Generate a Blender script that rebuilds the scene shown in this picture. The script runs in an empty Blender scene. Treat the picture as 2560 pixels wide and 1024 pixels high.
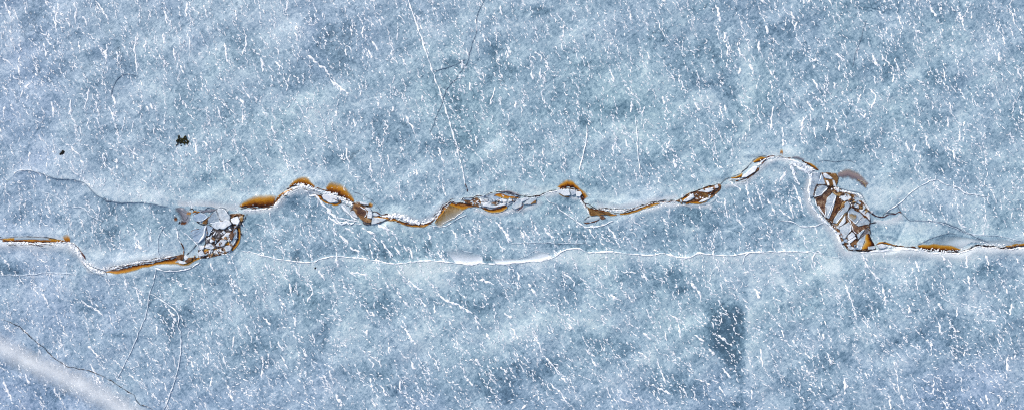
import bpy, bmesh, math, random
import numpy as np
from mathutils import Vector, noise as mnoise

random.seed(11)
RNG = np.random.default_rng(5)
scene = bpy.context.scene
COL = scene.collection
S = 0.01                                   # one metre of ice spans 100 units of the survey drawing below


# main pressure crack, the second (white) crack and the grey stepped crack, west to east
MAIN = [(-200, 594), (0, 598), (90, 600), (165, 602), (196, 622), (219, 655), (262, 677), (349, 664), (441, 650), (510, 635), (560, 620), (590, 560),
        (603, 518), (658, 517), (685, 508), (710, 478), (751, 461), (813, 474), (865, 498), (885, 520), (925, 540), (981, 545),
        (1043, 561), (1076, 556), (1111, 516), (1134, 505), (1180, 500), (1250, 500), (1315, 492), (1374, 477), (1420, 472),
        (1450, 488), (1475, 530), (1538, 530), (1582, 524), (1655, 504), (1700, 500), (1760, 480), (1804, 458), (1841, 438),
        (1883, 403), (1931, 391), (1977, 397), (2034, 421), (2050, 470), (2080, 560), (2130, 622), (2200, 612), (2292, 619),
        (2361, 628), (2402, 627), (2443, 611), (2525, 617), (2560, 612), (2760, 606)]
SECOND = [(595, 625), (640, 633), (700, 648), (760, 655), (787, 655), (800, 648), (830, 640), (850, 640), (920, 647), (960, 655),
          (995, 658), (1050, 651), (1110, 653), (1170, 660), (1200, 656), (1230, 659), (1270, 658), (1310, 653), (1355, 651), (1385, 641),
          (1410, 625), (1445, 620), (1470, 629), (1530, 629), (1560, 632), (1620, 637), (1660, 633), (1710, 643), (1745, 632),
          (1770, 635), (1830, 638), (1880, 629), (2000, 628), (2040, 631), (2070, 640), (2104, 643)]
UPLEFT = [(-10, 470), (30, 440), (60, 425), (100, 432), (140, 446), (190, 450), (220, 465), (240, 487), (270, 500), (300, 506), (360, 506), (422, 518)]
_wr = np.random.default_rng(77)
WAVES = [(lam, th, ph) for lam, th, ph in zip(np.geomspace(38, 190, 16), _wr.uniform(0, math.pi, 16), _wr.uniform(0, 6.28, 16))]
_MX, _MY = np.array(MAIN, float).T
_SX, _SY = np.array(SECOND, float).T
_UX, _UY = np.array(UPLEFT, float).T


def relief(x, y):
    """height of the ice in metres: low swells, raised lips along the cracks"""
    x = np.asarray(x, float)
    y = np.asarray(y, float)
    win = np.clip((x + 100) / 60, 0, 1) * np.clip((2660 - x) / 60, 0, 1) * np.clip((y + 100) / 60, 0, 1) * np.clip((1124 - y) / 60, 0, 1)
    z = np.zeros_like(x)
    for lam, th, ph in WAVES:
        z = z + lam * S * 0.0042 * np.sin((x * math.cos(th) + y * math.sin(th)) * 2 * math.pi / lam + ph)
    d = y - np.interp(x, _MX, _MY)
    z = z + 0.03 * np.exp(-((np.abs(d) - 16) / 14) ** 2)
    d = y - np.interp(x, _SX, _SY)
    e = np.clip((x - 600) / 40, 0, 1) * np.clip((2100 - x) / 40, 0, 1)
    z = z + e * 0.035 * np.where(d < 0, np.exp(-(d / 4.0) ** 2), np.exp(-d / 38.0))
    d = y - np.interp(x, _UX, _UY)
    e = np.clip((x - 30) / 20, 0, 1) * np.clip((422 - x) / 20, 0, 1)
    z = z + e * 0.022 * np.where(d > 0, np.exp(-(d / 4.0) ** 2), np.exp(d / 40.0))
    for bx, by, rx, ry in ((545, 585, 95, 85), (2105, 525, 100, 125), (1250, 503, 115, 40), (905, 530, 60, 45), (1745, 487, 85, 40), (1425, 480, 55, 35), (1870, 430, 50, 35), (822, 497, 50, 25), (1495, 535, 55, 28), (2205, 612, 40, 20)):      # the rubble heaps lie in level hollows
        win = win * np.clip((((x - bx) / rx) ** 2 + ((y - by) / ry) ** 2 - 1) / 0.6, 0, 1)
    return z * win


def W(x, y, z=0.0):
    """survey coordinates (x right, y down, origin at the north-west corner) to metres, z above the ice"""
    return ((x - 1280.0) * S, (512.0 - y) * S, z)


def WR(x, y, z=0.0):
    return ((x - 1280.0) * S, (512.0 - y) * S, z + float(relief(x, y)))


# ------------------------------------------------------------------ materials
def lin(r, g, b):
    f = lambda c: (c / 255 / 12.92) if c / 255 <= 0.04045 else ((c / 255 + 0.055) / 1.055) ** 2.4
    return (f(r), f(g), f(b), 1.0)


ALB = 0.86                                 # photo tone -> albedo


def alb(r, g, b):
    c = lin(r, g, b)
    return (c[0] * ALB, c[1] * ALB, c[2] * ALB, 1.0)


class NT:
    def __init__(self, name):
        self.m = bpy.data.materials.new(name)
        self.m.use_nodes = True
        self.t = self.m.node_tree
        self.b = self.t.nodes['Principled BSDF']
        self.b.inputs['Specular IOR Level'].default_value = 0.25
        self.co = self.t.nodes.new('ShaderNodeTexCoord').outputs['Object']

    def n(self, typ, **kw):
        nd = self.t.nodes.new(typ)
        for k, v in kw.items():
            setattr(nd, k, v)
        return nd

    def l(self, a, b):
        self.t.links.new(a, b)

    def world(self):
        g = self.n('ShaderNodeNewGeometry')
        return g.outputs['Position']

    def noise(self, scale, detail=6, rough=0.6, dist=0.0, vec=None, rot=None, sc=None):
        vec = vec if vec is not None else self.world()
        if rot is not None or sc is not None:
            mp = self.n('ShaderNodeMapping')
            self.l(vec, mp.inputs['Vector'])
            if rot is not None:
                mp.inputs['Rotation'].default_value = (0, 0, math.radians(rot))
            vec = mp.outputs['Vector']
            if sc is not None:
                m2 = self.n('ShaderNodeMapping')
                m2.inputs['Scale'].default_value = sc
                self.l(vec, m2.inputs['Vector'])
                vec = m2.outputs['Vector']
        nd = self.n('ShaderNodeTexNoise')
        nd.inputs['Scale'].default_value = scale
        nd.inputs['Detail'].default_value = detail
        nd.inputs['Roughness'].default_value = rough
        nd.inputs['Distortion'].default_value = dist
        self.l(vec, nd.inputs['Vector'])
        return nd.outputs['Fac']

    def attr(self, name):
        return self.n('ShaderNodeAttribute', attribute_name=name).outputs['Fac']

    def math(self, op, a, b=None, c=None, clamp=False):
        nd = self.n('ShaderNodeMath', operation=op, use_clamp=clamp)
        for i, v in enumerate((a, b, c)):
            if v is None:
                continue
            if isinstance(v, (int, float)):
                nd.inputs[i].default_value = v
            else:
                self.l(v, nd.inputs[i])
        return nd.outputs[0]

    def addn(self, base, nz, amp):
        """base + (noise - 0.5) * amp"""
        return self.math('ADD', base, self.math('MULTIPLY', self.math('SUBTRACT', nz, 0.5), amp))

    def ramp(self, fac, stops, interp='LINEAR'):
        nd = self.n('ShaderNodeValToRGB')
        nd.color_ramp.interpolation = interp
        e = nd.color_ramp.elements
        while len(e) > 1:
            e.remove(e[-1])
        e[0].position, e[0].color = stops[0]
        for p, c in stops[1:]:
            el = e.new(p)
            el.color = c
        self.l(fac, nd.inputs['Fac'])
        return nd.outputs['Color']

    def mix(self, fac, a, b, blend='MIX'):
        nd = self.n('ShaderNodeMix', data_type='RGBA', blend_type=blend)
        for s, v in ((nd.inputs[0], fac), (nd.inputs[6], a), (nd.inputs[7], b)):
            if isinstance(v, (int, float, tuple)):
                s.default_value = v
            else:
                self.l(v, s)
        return nd.outputs[2]

    def bump(self, h, strength=0.2, dist=0.02):
        bp = self.n('ShaderNodeBump')
        bp.inputs['Strength'].default_value = strength
        bp.inputs['Distance'].default_value = dist
        self.l(h, bp.inputs['Height'])
        self.l(bp.outputs['Normal'], self.b.inputs['Normal'])

    def done(self, color, rough=0.6, alpha=None):
        self.l(color, self.b.inputs['Base Color'])
        self.b.inputs['Roughness'].default_value = rough
        if alpha is not None:
            self.l(alpha, self.b.inputs['Alpha'])
        return self.m


def make_ice():
    t = NT('lake_ice')
    v = t.math('MULTIPLY_ADD', t.attr('tone'), 0.22, 0.455)
    v = t.addn(v, t.noise(0.8, 6, 0.62, 1.6), 0.58)
    v = t.addn(v, t.noise(3.0, 7, 0.68, 1.8), 0.8)
    v = t.addn(v, t.noise(2.6, 7, 0.7, 2.2, rot=-40, sc=(0.5, 3.0, 1)), 0.6)
    v = t.addn(v, t.noise(2.6, 6, 0.7, 1.6, rot=64, sc=(0.5, 3.4, 1)), 0.5)
    fine = t.noise(13, 5, 0.75, 0.9)
    v = t.addn(v, fine, 1.2)
    v = t.addn(v, t.noise(30, 3, 0.7, 0.3, rot=-52, sc=(0.5, 1.6, 1)), 0.5)
    c = t.ramp(v, [(0.00, alb(72, 99, 120)), (0.20, alb(102, 132, 154)), (0.38, alb(133, 160, 180)),
                   (0.55, alb(161, 184, 201)), (0.74, alb(187, 206, 217)), (1.0, alb(214, 225, 232))])
    tint = t.addn(t.attr('tint'), t.noise(0.5, 4, 0.55, 0.8), 2.0)
    vio = t.math('MULTIPLY', tint, 1.0, clamp=True)
    grn = t.math('MULTIPLY', tint, -1.0, clamp=True)
    c = t.mix(vio, c, (0.955, 0.935, 1.03, 1), 'MULTIPLY')
    c = t.mix(grn, c, (0.96, 1.03, 0.97, 1), 'MULTIPLY')
    t.bump(v, 0.32, 0.03)
    return t.done(c, 0.38)


def make_snow(name='snow', a=(232, 238, 244), b=(252, 253, 255), lo=None):
    t = NT(name)
    v = t.noise(9, 4, 0.6)
    c = t.ramp(v, [(0.3, alb(*a)), (0.55, tuple(min(0.93, q * 1.07) for q in alb(*b)[:3]) + (1,))])
    if lo:
        c = t.mix(t.attr('pale'), c, alb(*lo))
    t.bump(t.noise(40, 3, 0.6), 0.3, 0.006)
    return t.done(c, 0.75)


def make_pool(name, stops, gain=1.0, nz=0.30, rough=0.25):
    t = NT(name)
    d = t.attr('across')                          # 0 at the deep edge, 1 at the feathered edge
    n1 = t.noise(11, 6, 0.68, 0.9)
    n2 = t.noise(15, 5, 0.7, 0.8, rot=65, sc=(0.5, 3, 1))
    v = t.addn(t.addn(d, n1, nz), n2, nz * 0.9)
    v = t.addn(v, t.noise(45, 4, 0.7), nz * 0.45)
    c = t.ramp(v, [(p, alb(*k)) for p, k in stops])
    fe = t.attr('feather')                        # 1 well inside, 0 at the feathered rim
    a = t.addn(t.addn(t.math('MULTIPLY', fe, 1.5), n1, 1.0), n2, 0.3)
    a = t.addn(a, t.noise(45, 4, 0.7), 0.5)
    a = t.math('MULTIPLY', a, 1.0, clamp=True)
    a = t.math('SMOOTH_MIN', a, 1.0, 0.2)
    core = t.math('MULTIPLY', t.math('SUBTRACT', fe, 1.2), 2.0, clamp=True)
    a = t.math('MAXIMUM', a, core, clamp=True)
    if gain < 1: a = t.math('MULTIPLY', a, gain)
    return t.done(c, rough, a)


def make_slab(name, stops, var=0.36, stripes=0.0, rough=0.35):
    t = NT(name)
    oi = t.n('ShaderNodeObjectInfo').outputs['Random']
    v = t.math('MULTIPLY_ADD', oi, var, 0.46 - var / 2)
    v = t.addn(v, t.noise(8, 3, 0.5, 0.8), 1.1)
    v = t.addn(v, t.noise(16, 6, 0.65, 0.7), 0.8)
    v = t.addn(v, t.noise(13, 6, 0.7, 0.5, rot=-55, sc=(0.5, 3, 1)), 0.55 + stripes)
    v = t.addn(v, t.noise(34, 4, 0.7), 0.6)
    c = t.ramp(v, [(p, alb(*k)) for p, k in stops])
    silt = t.math('MULTIPLY', t.math('SUBTRACT', t.noise(9, 5, 0.7, 1.2), 0.54), 5.0, clamp=True)
    c = t.mix(t.math('MULTIPLY', silt, 0.45), c, alb(132, 112, 84))
    t.bump(t.noise(25, 4, 0.6), 0.25, 0.01)
    return t.done(c, rough)


def make_plain(name, stops, sc=12, rough=0.5):
    t = NT(name)
    v = t.math('MULTIPLY_ADD', t.addn(t.noise(sc, 5, 0.65, 0.5), t.noise(sc * 4, 4, 0.7), 0.6), 1.8, -0.4)
    c = t.ramp(v, [(p, alb(*k)) for p, k in stops])
    return t.done(c, rough)


M = {
    'ice': make_ice(),
    'snow': make_snow('wind_snow', (226, 234, 242), (250, 252, 255), (186, 203, 220)),
    'rubble': make_snow('crushed_ice', (206, 217, 228), (250, 252, 253)),
    'frost': make_snow('hoar_frost', (206, 219, 231), (244, 248, 252)),
    'faintfrost': make_snow('thin_frost', (178, 197, 214), (206, 219, 230)),
    'amber': make_pool('amber_meltwater', [(0.0, (26, 12, 8)), (0.14, (62, 30, 12)), (0.27, (118, 66, 12)), (0.44, (166, 108, 18)),
                                           (0.68, (188, 136, 40)), (0.88, (190, 158, 96)), (1.0, (190, 182, 164))], nz=0.52),
    'honey': make_pool('honey_meltwater', [(0.0, (112, 60, 8)), (0.22, (166, 102, 14)), (0.6, (188, 130, 30)), (1.0, (200, 168, 100))]),
    'umber': make_pool('umber_meltwater', [(0.05, (22, 10, 8)), (0.35, (62, 30, 14)), (0.6, (112, 64, 22)), (0.85, (160, 108, 52)), (1.0, (176, 150, 110))]),
    'tan': make_pool('silted_ice', [(0.0, (92, 70, 40)), (0.25, (138, 112, 70)), (0.5, (158, 142, 112)), (0.75, (156, 152, 140)), (1.0, (192, 192, 184))], nz=0.85),
    'mauve': make_pool('mauve_silt', [(0.0, (96, 82, 84)), (0.3, (120, 108, 114)), (0.6, (140, 128, 128)), (0.85, (150, 138, 130)), (1.0, (168, 172, 182))], nz=0.7),
    'slate': make_pool('grey_silt', [(0.0, (74, 70, 78)), (0.35, (110, 112, 124)), (0.65, (142, 144, 154)), (1.0, (170, 176, 186))], nz=0.9),
    'band': make_pool('frosted_ice', [(0.0, (226, 233, 240)), (0.35, (208, 220, 230)), (0.7, (194, 210, 222)), (1.0, (176, 196, 212))], nz=0.9, rough=0.6),
    'lip': make_pool('lip_frost', [(0.0, (244, 248, 251)), (0.4, (226, 234, 241)), (1.0, (204, 217, 228))], nz=0.5, rough=0.7, gain=0.5),
    'streakband': make_pool('diffuse_frost', [(0.0, (240, 245, 249)), (0.5, (228, 236, 243)), (1.0, (204, 218, 230))], nz=1.0, rough=0.7, gain=0.85),
    'thin': make_pool('thin_clear_ice', [(0.0, (196, 208, 216)), (0.5, (164, 184, 196)), (1.0, (150, 172, 190))], nz=0.9),
    'water': make_plain('black_meltwater', [(0.2, (22, 18, 22)), (0.42, (62, 44, 34)), (0.56, (124, 88, 48)), (0.70, (150, 140, 130)), (0.85, (196, 204, 212))], 8, 0.2),
    'dark': make_plain('dark_fissure', [(0.25, (26, 24, 32)), (0.6, (48, 40, 44)), (0.85, (86, 70, 66))], 10),
    'grey': make_plain('grey_fissure', [(0.25, (76, 94, 114)), (0.55, (108, 126, 146)), (0.85, (142, 160, 176))], 10),
    'faintgrey': make_plain('faint_fissure', [(0.25, (104, 126, 148)), (0.6, (122, 144, 164)), (0.85, (140, 162, 180))], 10),
    'brown': make_plain('brown_fissure', [(0.25, (40, 18, 10)), (0.5, (78, 40, 16)), (0.8, (140, 86, 30))], 12),
    'maroon': make_plain('maroon_fissure', [(0.25, (44, 22, 26)), (0.55, (88, 48, 44)), (0.85, (134, 92, 80))], 12),
    'clear': make_slab('pale_slab_ice', [(0.0, (104, 128, 150)), (0.28, (150, 169, 186)), (0.5, (182, 197, 208)), (0.72, (206, 216, 223)), (1.0, (236, 241, 244))]),
    'white': make_slab('white_slab_ice', [(0.0, (158, 174, 190)), (0.35, (202, 212, 222)), (0.6, (228, 234, 239)), (1.0, (251, 252, 252))]),
    'blue': make_slab('blue_slab_ice', [(0.0, (96, 126, 154)), (0.4, (146, 170, 194)), (0.7, (172, 192, 210)), (1.0, (214, 224, 232))]),
    'stain': make_slab('stained_slab_ice', [(0.0, (48, 32, 28)), (0.3, (92, 66, 54)), (0.48, (124, 96, 74)), (0.62, (154, 132, 108)), (0.78, (182, 178, 170)), (1.0, (200, 210, 218))], stripes=0.2),
    'rust': make_slab('rust_slab_ice', [(0.0, (38, 20, 16)), (0.3, (82, 54, 38)), (0.5, (120, 86, 56)), (0.66, (150, 114, 74)), (0.82, (182, 156, 120)), (1.0, (204, 206, 204))]),
    'gold': make_slab('gold_slab_ice', [(0.0, (64, 38, 14)), (0.35, (114, 82, 44)), (0.55, (146, 112, 66)), (0.75, (176, 152, 110)), (1.0, (206, 204, 190))]),
    'soot': make_slab('dark_slab_ice', [(0.0, (30, 28, 32)), (0.35, (70, 66, 68)), (0.6, (112, 108, 110)), (0.85, (160, 162, 166)), (1.0, (206, 212, 218))], stripes=0.6),
    'moss': make_plain('dead_moss', [(0.2, (10, 11, 6)), (0.5, (34, 36, 12)), (0.8, (64, 62, 24))], 25, 0.9),
    'coal': make_plain('black_silt', [(0.2, (6, 6, 8)), (0.8, (26, 26, 26))], 20, 0.9),
}


# ------------------------------------------------------------------ object helpers
def tag(o, label=None, cat=None, group=None, kind=None):
    if label: o['label'] = label
    if cat: o['category'] = cat
    if group: o['group'] = group
    if kind: o['kind'] = kind
    return o


def link(name, verts, faces, m, attrs=None, origin=None, parent=None, smooth=False, follow=True):
    me = bpy.data.meshes.new(name)
    verts = np.array(verts, dtype=float)
    if follow:
        verts[:, 2] += relief(verts[:, 0] / S + 1280, 512 - verts[:, 1] / S)
    if origin is None:
        a = np.asarray(verts, dtype=float)
        origin = (float((a[:, 0].min() + a[:, 0].max()) / 2), float((a[:, 1].min() + a[:, 1].max()) / 2), 0.0)
        if parent is not None:
            origin = tuple(parent.location)
    ox, oy, oz = origin
    me.from_pydata((verts - np.array([ox, oy, oz])).tolist(), [], faces)
    me.materials.append(M[m])
    for k, vals in (attrs or {}).items():
        at = me.attributes.new(k, 'FLOAT', 'POINT')
        at.data.foreach_set('value', np.asarray(vals, dtype=np.float32))
    if smooth:
        me.polygons.foreach_set('use_smooth', [True] * len(me.polygons))
    me.update()
    o = bpy.data.objects.new(name, me)
    COL.objects.link(o)
    if parent is None:
        o.location = origin
    else:
        o.parent = parent
    return o


def catmull(pts, n):
    p = np.asarray(pts, dtype=float)
    if len(p) == 2:
        t = np.linspace(0, 1, n)[:, None]
        return p[0] * (1 - t) + p[1] * t
    q = np.vstack([2 * p[0] - p[1], p, 2 * p[-1] - p[-2]])
    out = []
    k = 24
    for i in range(1, len(q) - 2):
        t = np.linspace(0, 1, k, endpoint=False)[:, None]
        a, b, c, d = q[i - 1], q[i], q[i + 1], q[i + 2]
        out.append(0.5 * ((2 * b) + (-a + c) * t + (2 * a - 5 * b + 4 * c - d) * t ** 2 + (-a + 3 * b - 3 * c + d) * t ** 3))
    c = np.vstack(out + [p[-1:]])
    return resample(c, n)


def resample(c, n):
    c = np.asarray(c, dtype=float)
    s = np.concatenate([[0], np.cumsum(np.hypot(*np.diff(c, axis=0).T))])
    u = np.linspace(0, s[-1], n)
    return np.stack([np.interp(u, s, c[:, 0]), np.interp(u, s, c[:, 1])], 1)


def plen(pts):
    p = np.asarray(pts, dtype=float)
    return float(np.hypot(*np.diff(p, axis=0).T).sum())


def normals(c):
    d = np.gradient(c, axis=0)
    L = np.hypot(d[:, 0], d[:, 1]) + 1e-9
    return np.stack([-d[:, 1] / L, d[:, 0] / L], 1)


def rough1d(n, step, amp):
    """smooth random wobble along a line"""
    k = max(2, int(n / step) + 2)
    return np.interp(np.linspace(0, k - 1, n), np.arange(k), RNG.normal(0, amp, k))


def pool(A, B, m, label, cat='stain', name='meltwater_stain', group=None, z=0.006, jag=1.0, soft=0.45, both=False, hard=False, ends=0.06):
    """feathered sheet of stained water-ice between its deep edge A and its feathered edge B"""
    n = max(14, int(max(plen(A), plen(B)) / 2.2))
    mm = 12
    a, b = catmull(A, n), catmull(B, n)
    a = a + normals(a) * (rough1d(n, 2.5, jag))[:, None]
    b = b + normals(b) * (rough1d(n, 7, jag * 1.3))[:, None]
    verts, across, fea, faces = [], [], [], []
    for i in range(n):
        s = i / (n - 1)
        for j in range(mm):
            t = j / (mm - 1)
            x, y = a[i] * (1 - t) + b[i] * t
            zz = z + 0.003 * math.sin(math.pi * t)
            verts.append(W(x, y, zz))
            across.append(t)
            e = min(1.0, (1 - t) / soft)
            if both: e = min(e, t / soft)
            if ends: e = min(e, min(s, 1 - s) / ends)
            fea.append(2.0 if hard or (e >= 1.0 and not both) else e)
    for i in range(n - 1):
        for j in range(mm - 1):
            k = i * mm + j
            faces.append((k, k + 1, k + mm + 1, k + mm))
    o = link(name, verts, faces, m, {'across': across, 'feather': fea})
    return tag(o, label, cat, group)


def strip_mesh(pts, w, jag=0.5, h=0.008, z=0.004, taper=True, straight=False, wob=1.0):
    n = max(6, int(plen(pts) / 2.5))
    c = resample(pts, n) if straight else catmull(pts, n)
    c = c + normals(c) * rough1d(n, 4, wob)[:, None]
    nn = normals(c)
    ws = w * 0.5 * np.clip(1 + rough1d(n, 2.2, jag), 0.25, 2.4)
    if taper:
        s = np.linspace(0, 1, n)
        ws = ws * np.clip(np.minimum(s, 1 - s) * 12 + 0.25, 0, 1)
    verts, faces = [], []
    for i in range(n):
        for k, hh in ((-1.0, 0.0), (-0.45, 1.0), (0.45, 1.0), (1.0, 0.0)):
            x, y = c[i] + nn[i] * ws[i] * k
            verts.append(W(x, y, z + h * hh * (0.7 + 0.6 * random.random())))
    for i in range(n - 1):
        for k in range(3):
            a = i * 4 + k
            faces.append((a, a + 1, a + 5, a + 4))
    faces.append((3, 2, 1, 0))
    e = (n - 1) * 4
    faces.append((e, e + 1, e + 2, e + 3))
    return verts, faces


def ridge_mesh(pts, w):
    """a broken row of crushed ice: jagged shards and slivers of uneven width with gaps between"""
    n = max(8, int(plen(pts) / 2.0))
    c = catmull(pts, n)
    nn = normals(c)
    verts, faces = [], []
    i = 0
    while i < n - 2:
        L = random.choice((3, 4, 5, 6, 8, 10))
        j = min(n - 1, i + L)
        off = random.gauss(0, w * 0.16)
        wd = w * random.uniform(0.5, 1.15)
        hh = random.uniform(0.008, 0.022)
        b0 = len(verts)
        for q in range(i, j + 1):
            e = 0.25 if q in (i, j) else random.uniform(0.6, 1.25)
            o2 = off + random.gauss(0, 0.5)
            for kx, kz in ((-1, 0), (random.uniform(-0.4, 0.4), 1), (1, 0)):
                x, y = c[q] + nn[q] * (o2 + kx * wd * 0.5 * e)
                verts.append(W(x, y, 0.006 + kz * hh * random.uniform(0.5, 1.2)))
        for q in range(j - i):
            a = b0 + q * 3
            faces += [(a, a + 1, a + 4, a + 3), (a + 1, a + 2, a + 5, a + 4)]
        i = j - random.choice((0, 1, 1, 0, -1))
    return verts, faces


def crack(pts, w, m, label, cat='crack', name='ice_crack', group=None, jag=0.45, h=0.006, z=0.012, straight=False, wob=0.8, parent=None, taper=True):
    if z >= 0.028:
        z += 0.022                             # lies over the tops of the blocks
    if m == 'rubble':
        v, f = ridge_mesh(pts, w)
    else:
        v, f = strip_mesh(pts, w * (0.8 if m in ('dark', 'brown', 'maroon', 'grey') else 1), jag, h, z, straight=straight, wob=wob, taper=taper)
    o = link(name, v, f, m, parent=parent)
    if parent is None:
        tag(o, label, cat, group)
    return o


def branch(parent, pts, w, m, name='branch', **kw):
    return crack(pts, w, m, None, name=name, parent=parent, **kw)


def outline(pts, step=5.0, jag=0.6):
    p = [np.array(q, dtype=float) for q in pts]
    out = []
    for i in range(len(p)):
        a, b = p[i], p[(i + 1) % len(p)]
        k = max(1, int(np.hypot(*(b - a)) / step))
        for j in range(k):
            q = a + (b - a) * (j / k)
            if j:
                q = q + RNG.normal(0, jag, 2)
            out.append(q)
    return np.array(out)


def slab(pts, m, label, h=0.05, z=0.0, rim=None, tilt=(0, 0), name='ice_block', cat='ice block', group=None, jag=0.4, parent=None, rimw=1.6):
    c = outline(pts, jag=jag)
    area = 0.5 * np.sum(c[:, 0] * np.roll(c[:, 1], -1) - np.roll(c[:, 0], -1) * c[:, 1])
    d = np.roll(c, -1, 0) - np.roll(c, 1, 0)
    L = np.hypot(d[:, 0], d[:, 1])[:, None] + 1e-9
    inw = np.stack([-d[:, 1], d[:, 0]], 1) / L * (1 if area > 0 else -1)
    cen = c.mean(0)
    c = c - inw * 1.0
    h = h + random.uniform(-0.005, 0.005)
    if tilt == (0, 0) and h > 0.042 and abs(area) < 900:
        tilt = (random.uniform(-0.11, 0.11), random.uniform(-0.11, 0.11))
    inset = c + inw * 0.9
    n = len(c)
    def zt(q, base):
        return base + (q[0] - cen[0]) * S * tilt[0] + (q[1] - cen[1]) * S * tilt[1]
    verts = [W(q[0], q[1], z) for q in c] + [W(q[0], q[1], max(z + 0.004, zt(q, z + h - 0.008))) for q in c] + \
            [W(q[0], q[1], max(z + 0.006, zt(q, z + h))) for q in inset]
    faces = []
    for i in range(n):
        j = (i + 1) % n
        faces.append((i, j, n + j, n + i))
        faces.append((n + i, n + j, 2 * n + j, 2 * n + i))
    faces.append(tuple(range(2 * n, 3 * n)))
    if area > 0:
        faces = [tuple(reversed(f)) for f in faces]
    zc = float(relief(c[:, 0], c[:, 1]).max())
    verts = [(x, y, (zz + zc) if zz > z else zz + zc - 0.03) for x, y, zz in verts]
    o = link(name, verts, faces, m, parent=parent, follow=False)
    if parent is None:
        tag(o, label, cat, group)
    if rim is None and parent is None and m in ('clear', 'blue', 'stain') and abs(area) > 110:
        q0 = random.random()
        rim = [(q0, q0 + random.uniform(0.2, 0.4))]
    if rim:
        for (s0, s1) in rim:
            k0, k1 = int(s0 * n), int(s1 * n)
            idx = [k % n for k in range(k0, k1 + 1)]
            if len(idx) < 2: continue
            pl = inset[idx] + inw[idx] * 0.3
            v, f = strip_mesh(pl, rimw, 0.5, 0.006, 0.0, straight=True, wob=0.3)
            v = [(x, y, zt((x / S + 1280, 512 - y / S), z + h - 0.001) + zz + zc) for x, y, zz in v]
            link('frost_rim', v, f, 'frost', parent=o, follow=False)
        k0 = int(((s1 + 0.2) % 1) * n)
        pl = [inset[k % n] + inw[k % n] * 0.2 for k in range(k0, k0 + max(3, n // 4))]
        v, f = strip_mesh(pl, 1.5, 0.6, 0.003, 0.0, straight=True, wob=0.3)
        v = [(x, y, zt((x / S + 1280, 512 - y / S), z + h - 0.001) + zz + zc) for x, y, zz in v]
        link('silty_edge', v, f, 'brown', parent=o, follow=False)
    return o


ICO = None
def lump_mesh(r, seed):
    bm = bmesh.new()
    bmesh.ops.create_icosphere(bm, subdivisions=2, radius=1)
    rr = random.Random(seed)
    sx, sy, sz = 0.8 + rr.random() * 0.7, 0.6 + rr.random() * 0.5, 0.45 + rr.random() * 0.3
    off = Vector((rr.random() * 50, rr.random() * 50, rr.random() * 50))
    for v in bm.verts:
        k = 1 + 0.45 * mnoise.noise(v.co * 1.4 + off)
        v.co = Vector((v.co.x * sx * k * r, v.co.y * sy * k * r, max(-0.2 * r, v.co.z * sz * k * r)))
    me = bpy.data.meshes.new('ice_lump')
    bm.to_mesh(me)
    bm.free()
    me.materials.append(M['rubble'])
    return me


LUMPS = [lump_mesh(0.01, i) for i in range(9)]


def lumps(pts, n, rmin, rmax, spread, label, group):
    """individual lumps of crushed ice set along a line"""
    c = catmull(pts, n)
    nn = normals(c)
    for i in range(n):
        q = c[i] + nn[i] * random.uniform(-spread, spread) + RNG.normal(0, 0.8, 2)
        r = random.uniform(rmin, rmax)
        o = bpy.data.objects.new('ice_lump', random.choice(LUMPS))
        COL.objects.link(o)
        o.location = WR(q[0], q[1], 0.014)
        o.scale = (r, r, r)
        o.rotation_euler = (0, 0, random.uniform(0, 6.28))
        tag(o, label, 'ice lump', group)


def shards(region, n, rmin, rmax, mats, label, group, z0=0.03, z1=0.06, spread=4):
    """loose angular shards of broken ice lying about a line"""
    c = catmull(region, n)
    for i in range(n):
        q = c[i] + RNG.normal(0, spread, 2)
        r = random.uniform(rmin, rmax)
        a0 = random.uniform(0, 6.28)
        ax = random.uniform(0, 3.14)
        k = random.choice((3, 3, 4, 4))
        pts = []
        for j in range(k):
            a = a0 + (j + random.uniform(-0.25, 0.25)) * 2 * math.pi / k
            rr = r * random.uniform(0.75, 1.2)
            u, v = math.cos(a) * rr * 1.7, math.sin(a) * rr * 0.7
            pts.append((q[0] + u * math.cos(ax) - v * math.sin(ax), q[1] + u * math.sin(ax) + v * math.cos(ax)))
        slab(pts, random.choice(mats), label, h=random.uniform(z0, z1), name='ice_shard', cat='ice shard', group=group,
             tilt=(random.uniform(-0.15, 0.15), random.uniform(-0.15, 0.15)))


def crumbs_into(buf, pts, n, rmin, rmax, spread):
    c = catmull(pts, max(n, 4))
    nn = normals(c)
    for i in range(n):
        q = c[i] + nn[i] * random.gauss(0, spread)
        r = random.uniform(rmin, rmax)
        a0 = random.uniform(0, 6.28)
        k = random.choice((4, 5, 5, 6))
        base = len(buf[0])
        el = random.uniform(0.5, 1.0)
        for j in range(k):
            a = a0 + j * 2 * math.pi / k
            rr = r * random.uniform(0.7, 1.2)
            dx, dy = math.cos(a) * rr, math.sin(a) * rr * el
            buf[0].append(W(q[0] + dx, q[1] + dy, 0.004))
        for j in range(k):
            a = a0 + j * 2 * math.pi / k
            dx, dy = math.cos(a) * r * 0.5, math.sin(a) * r * 0.5 * el
            buf[0].append(W(q[0] + dx, q[1] + dy, 0.004 + r * S * random.uniform(0.3, 0.6)))
        for j in range(k):
            b = (j + 1) % k
            buf[1].append((base + b, base + j, base + k + j, base + k + b))
        buf[1].append(tuple(base + k + j for j in reversed(range(k))))


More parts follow.
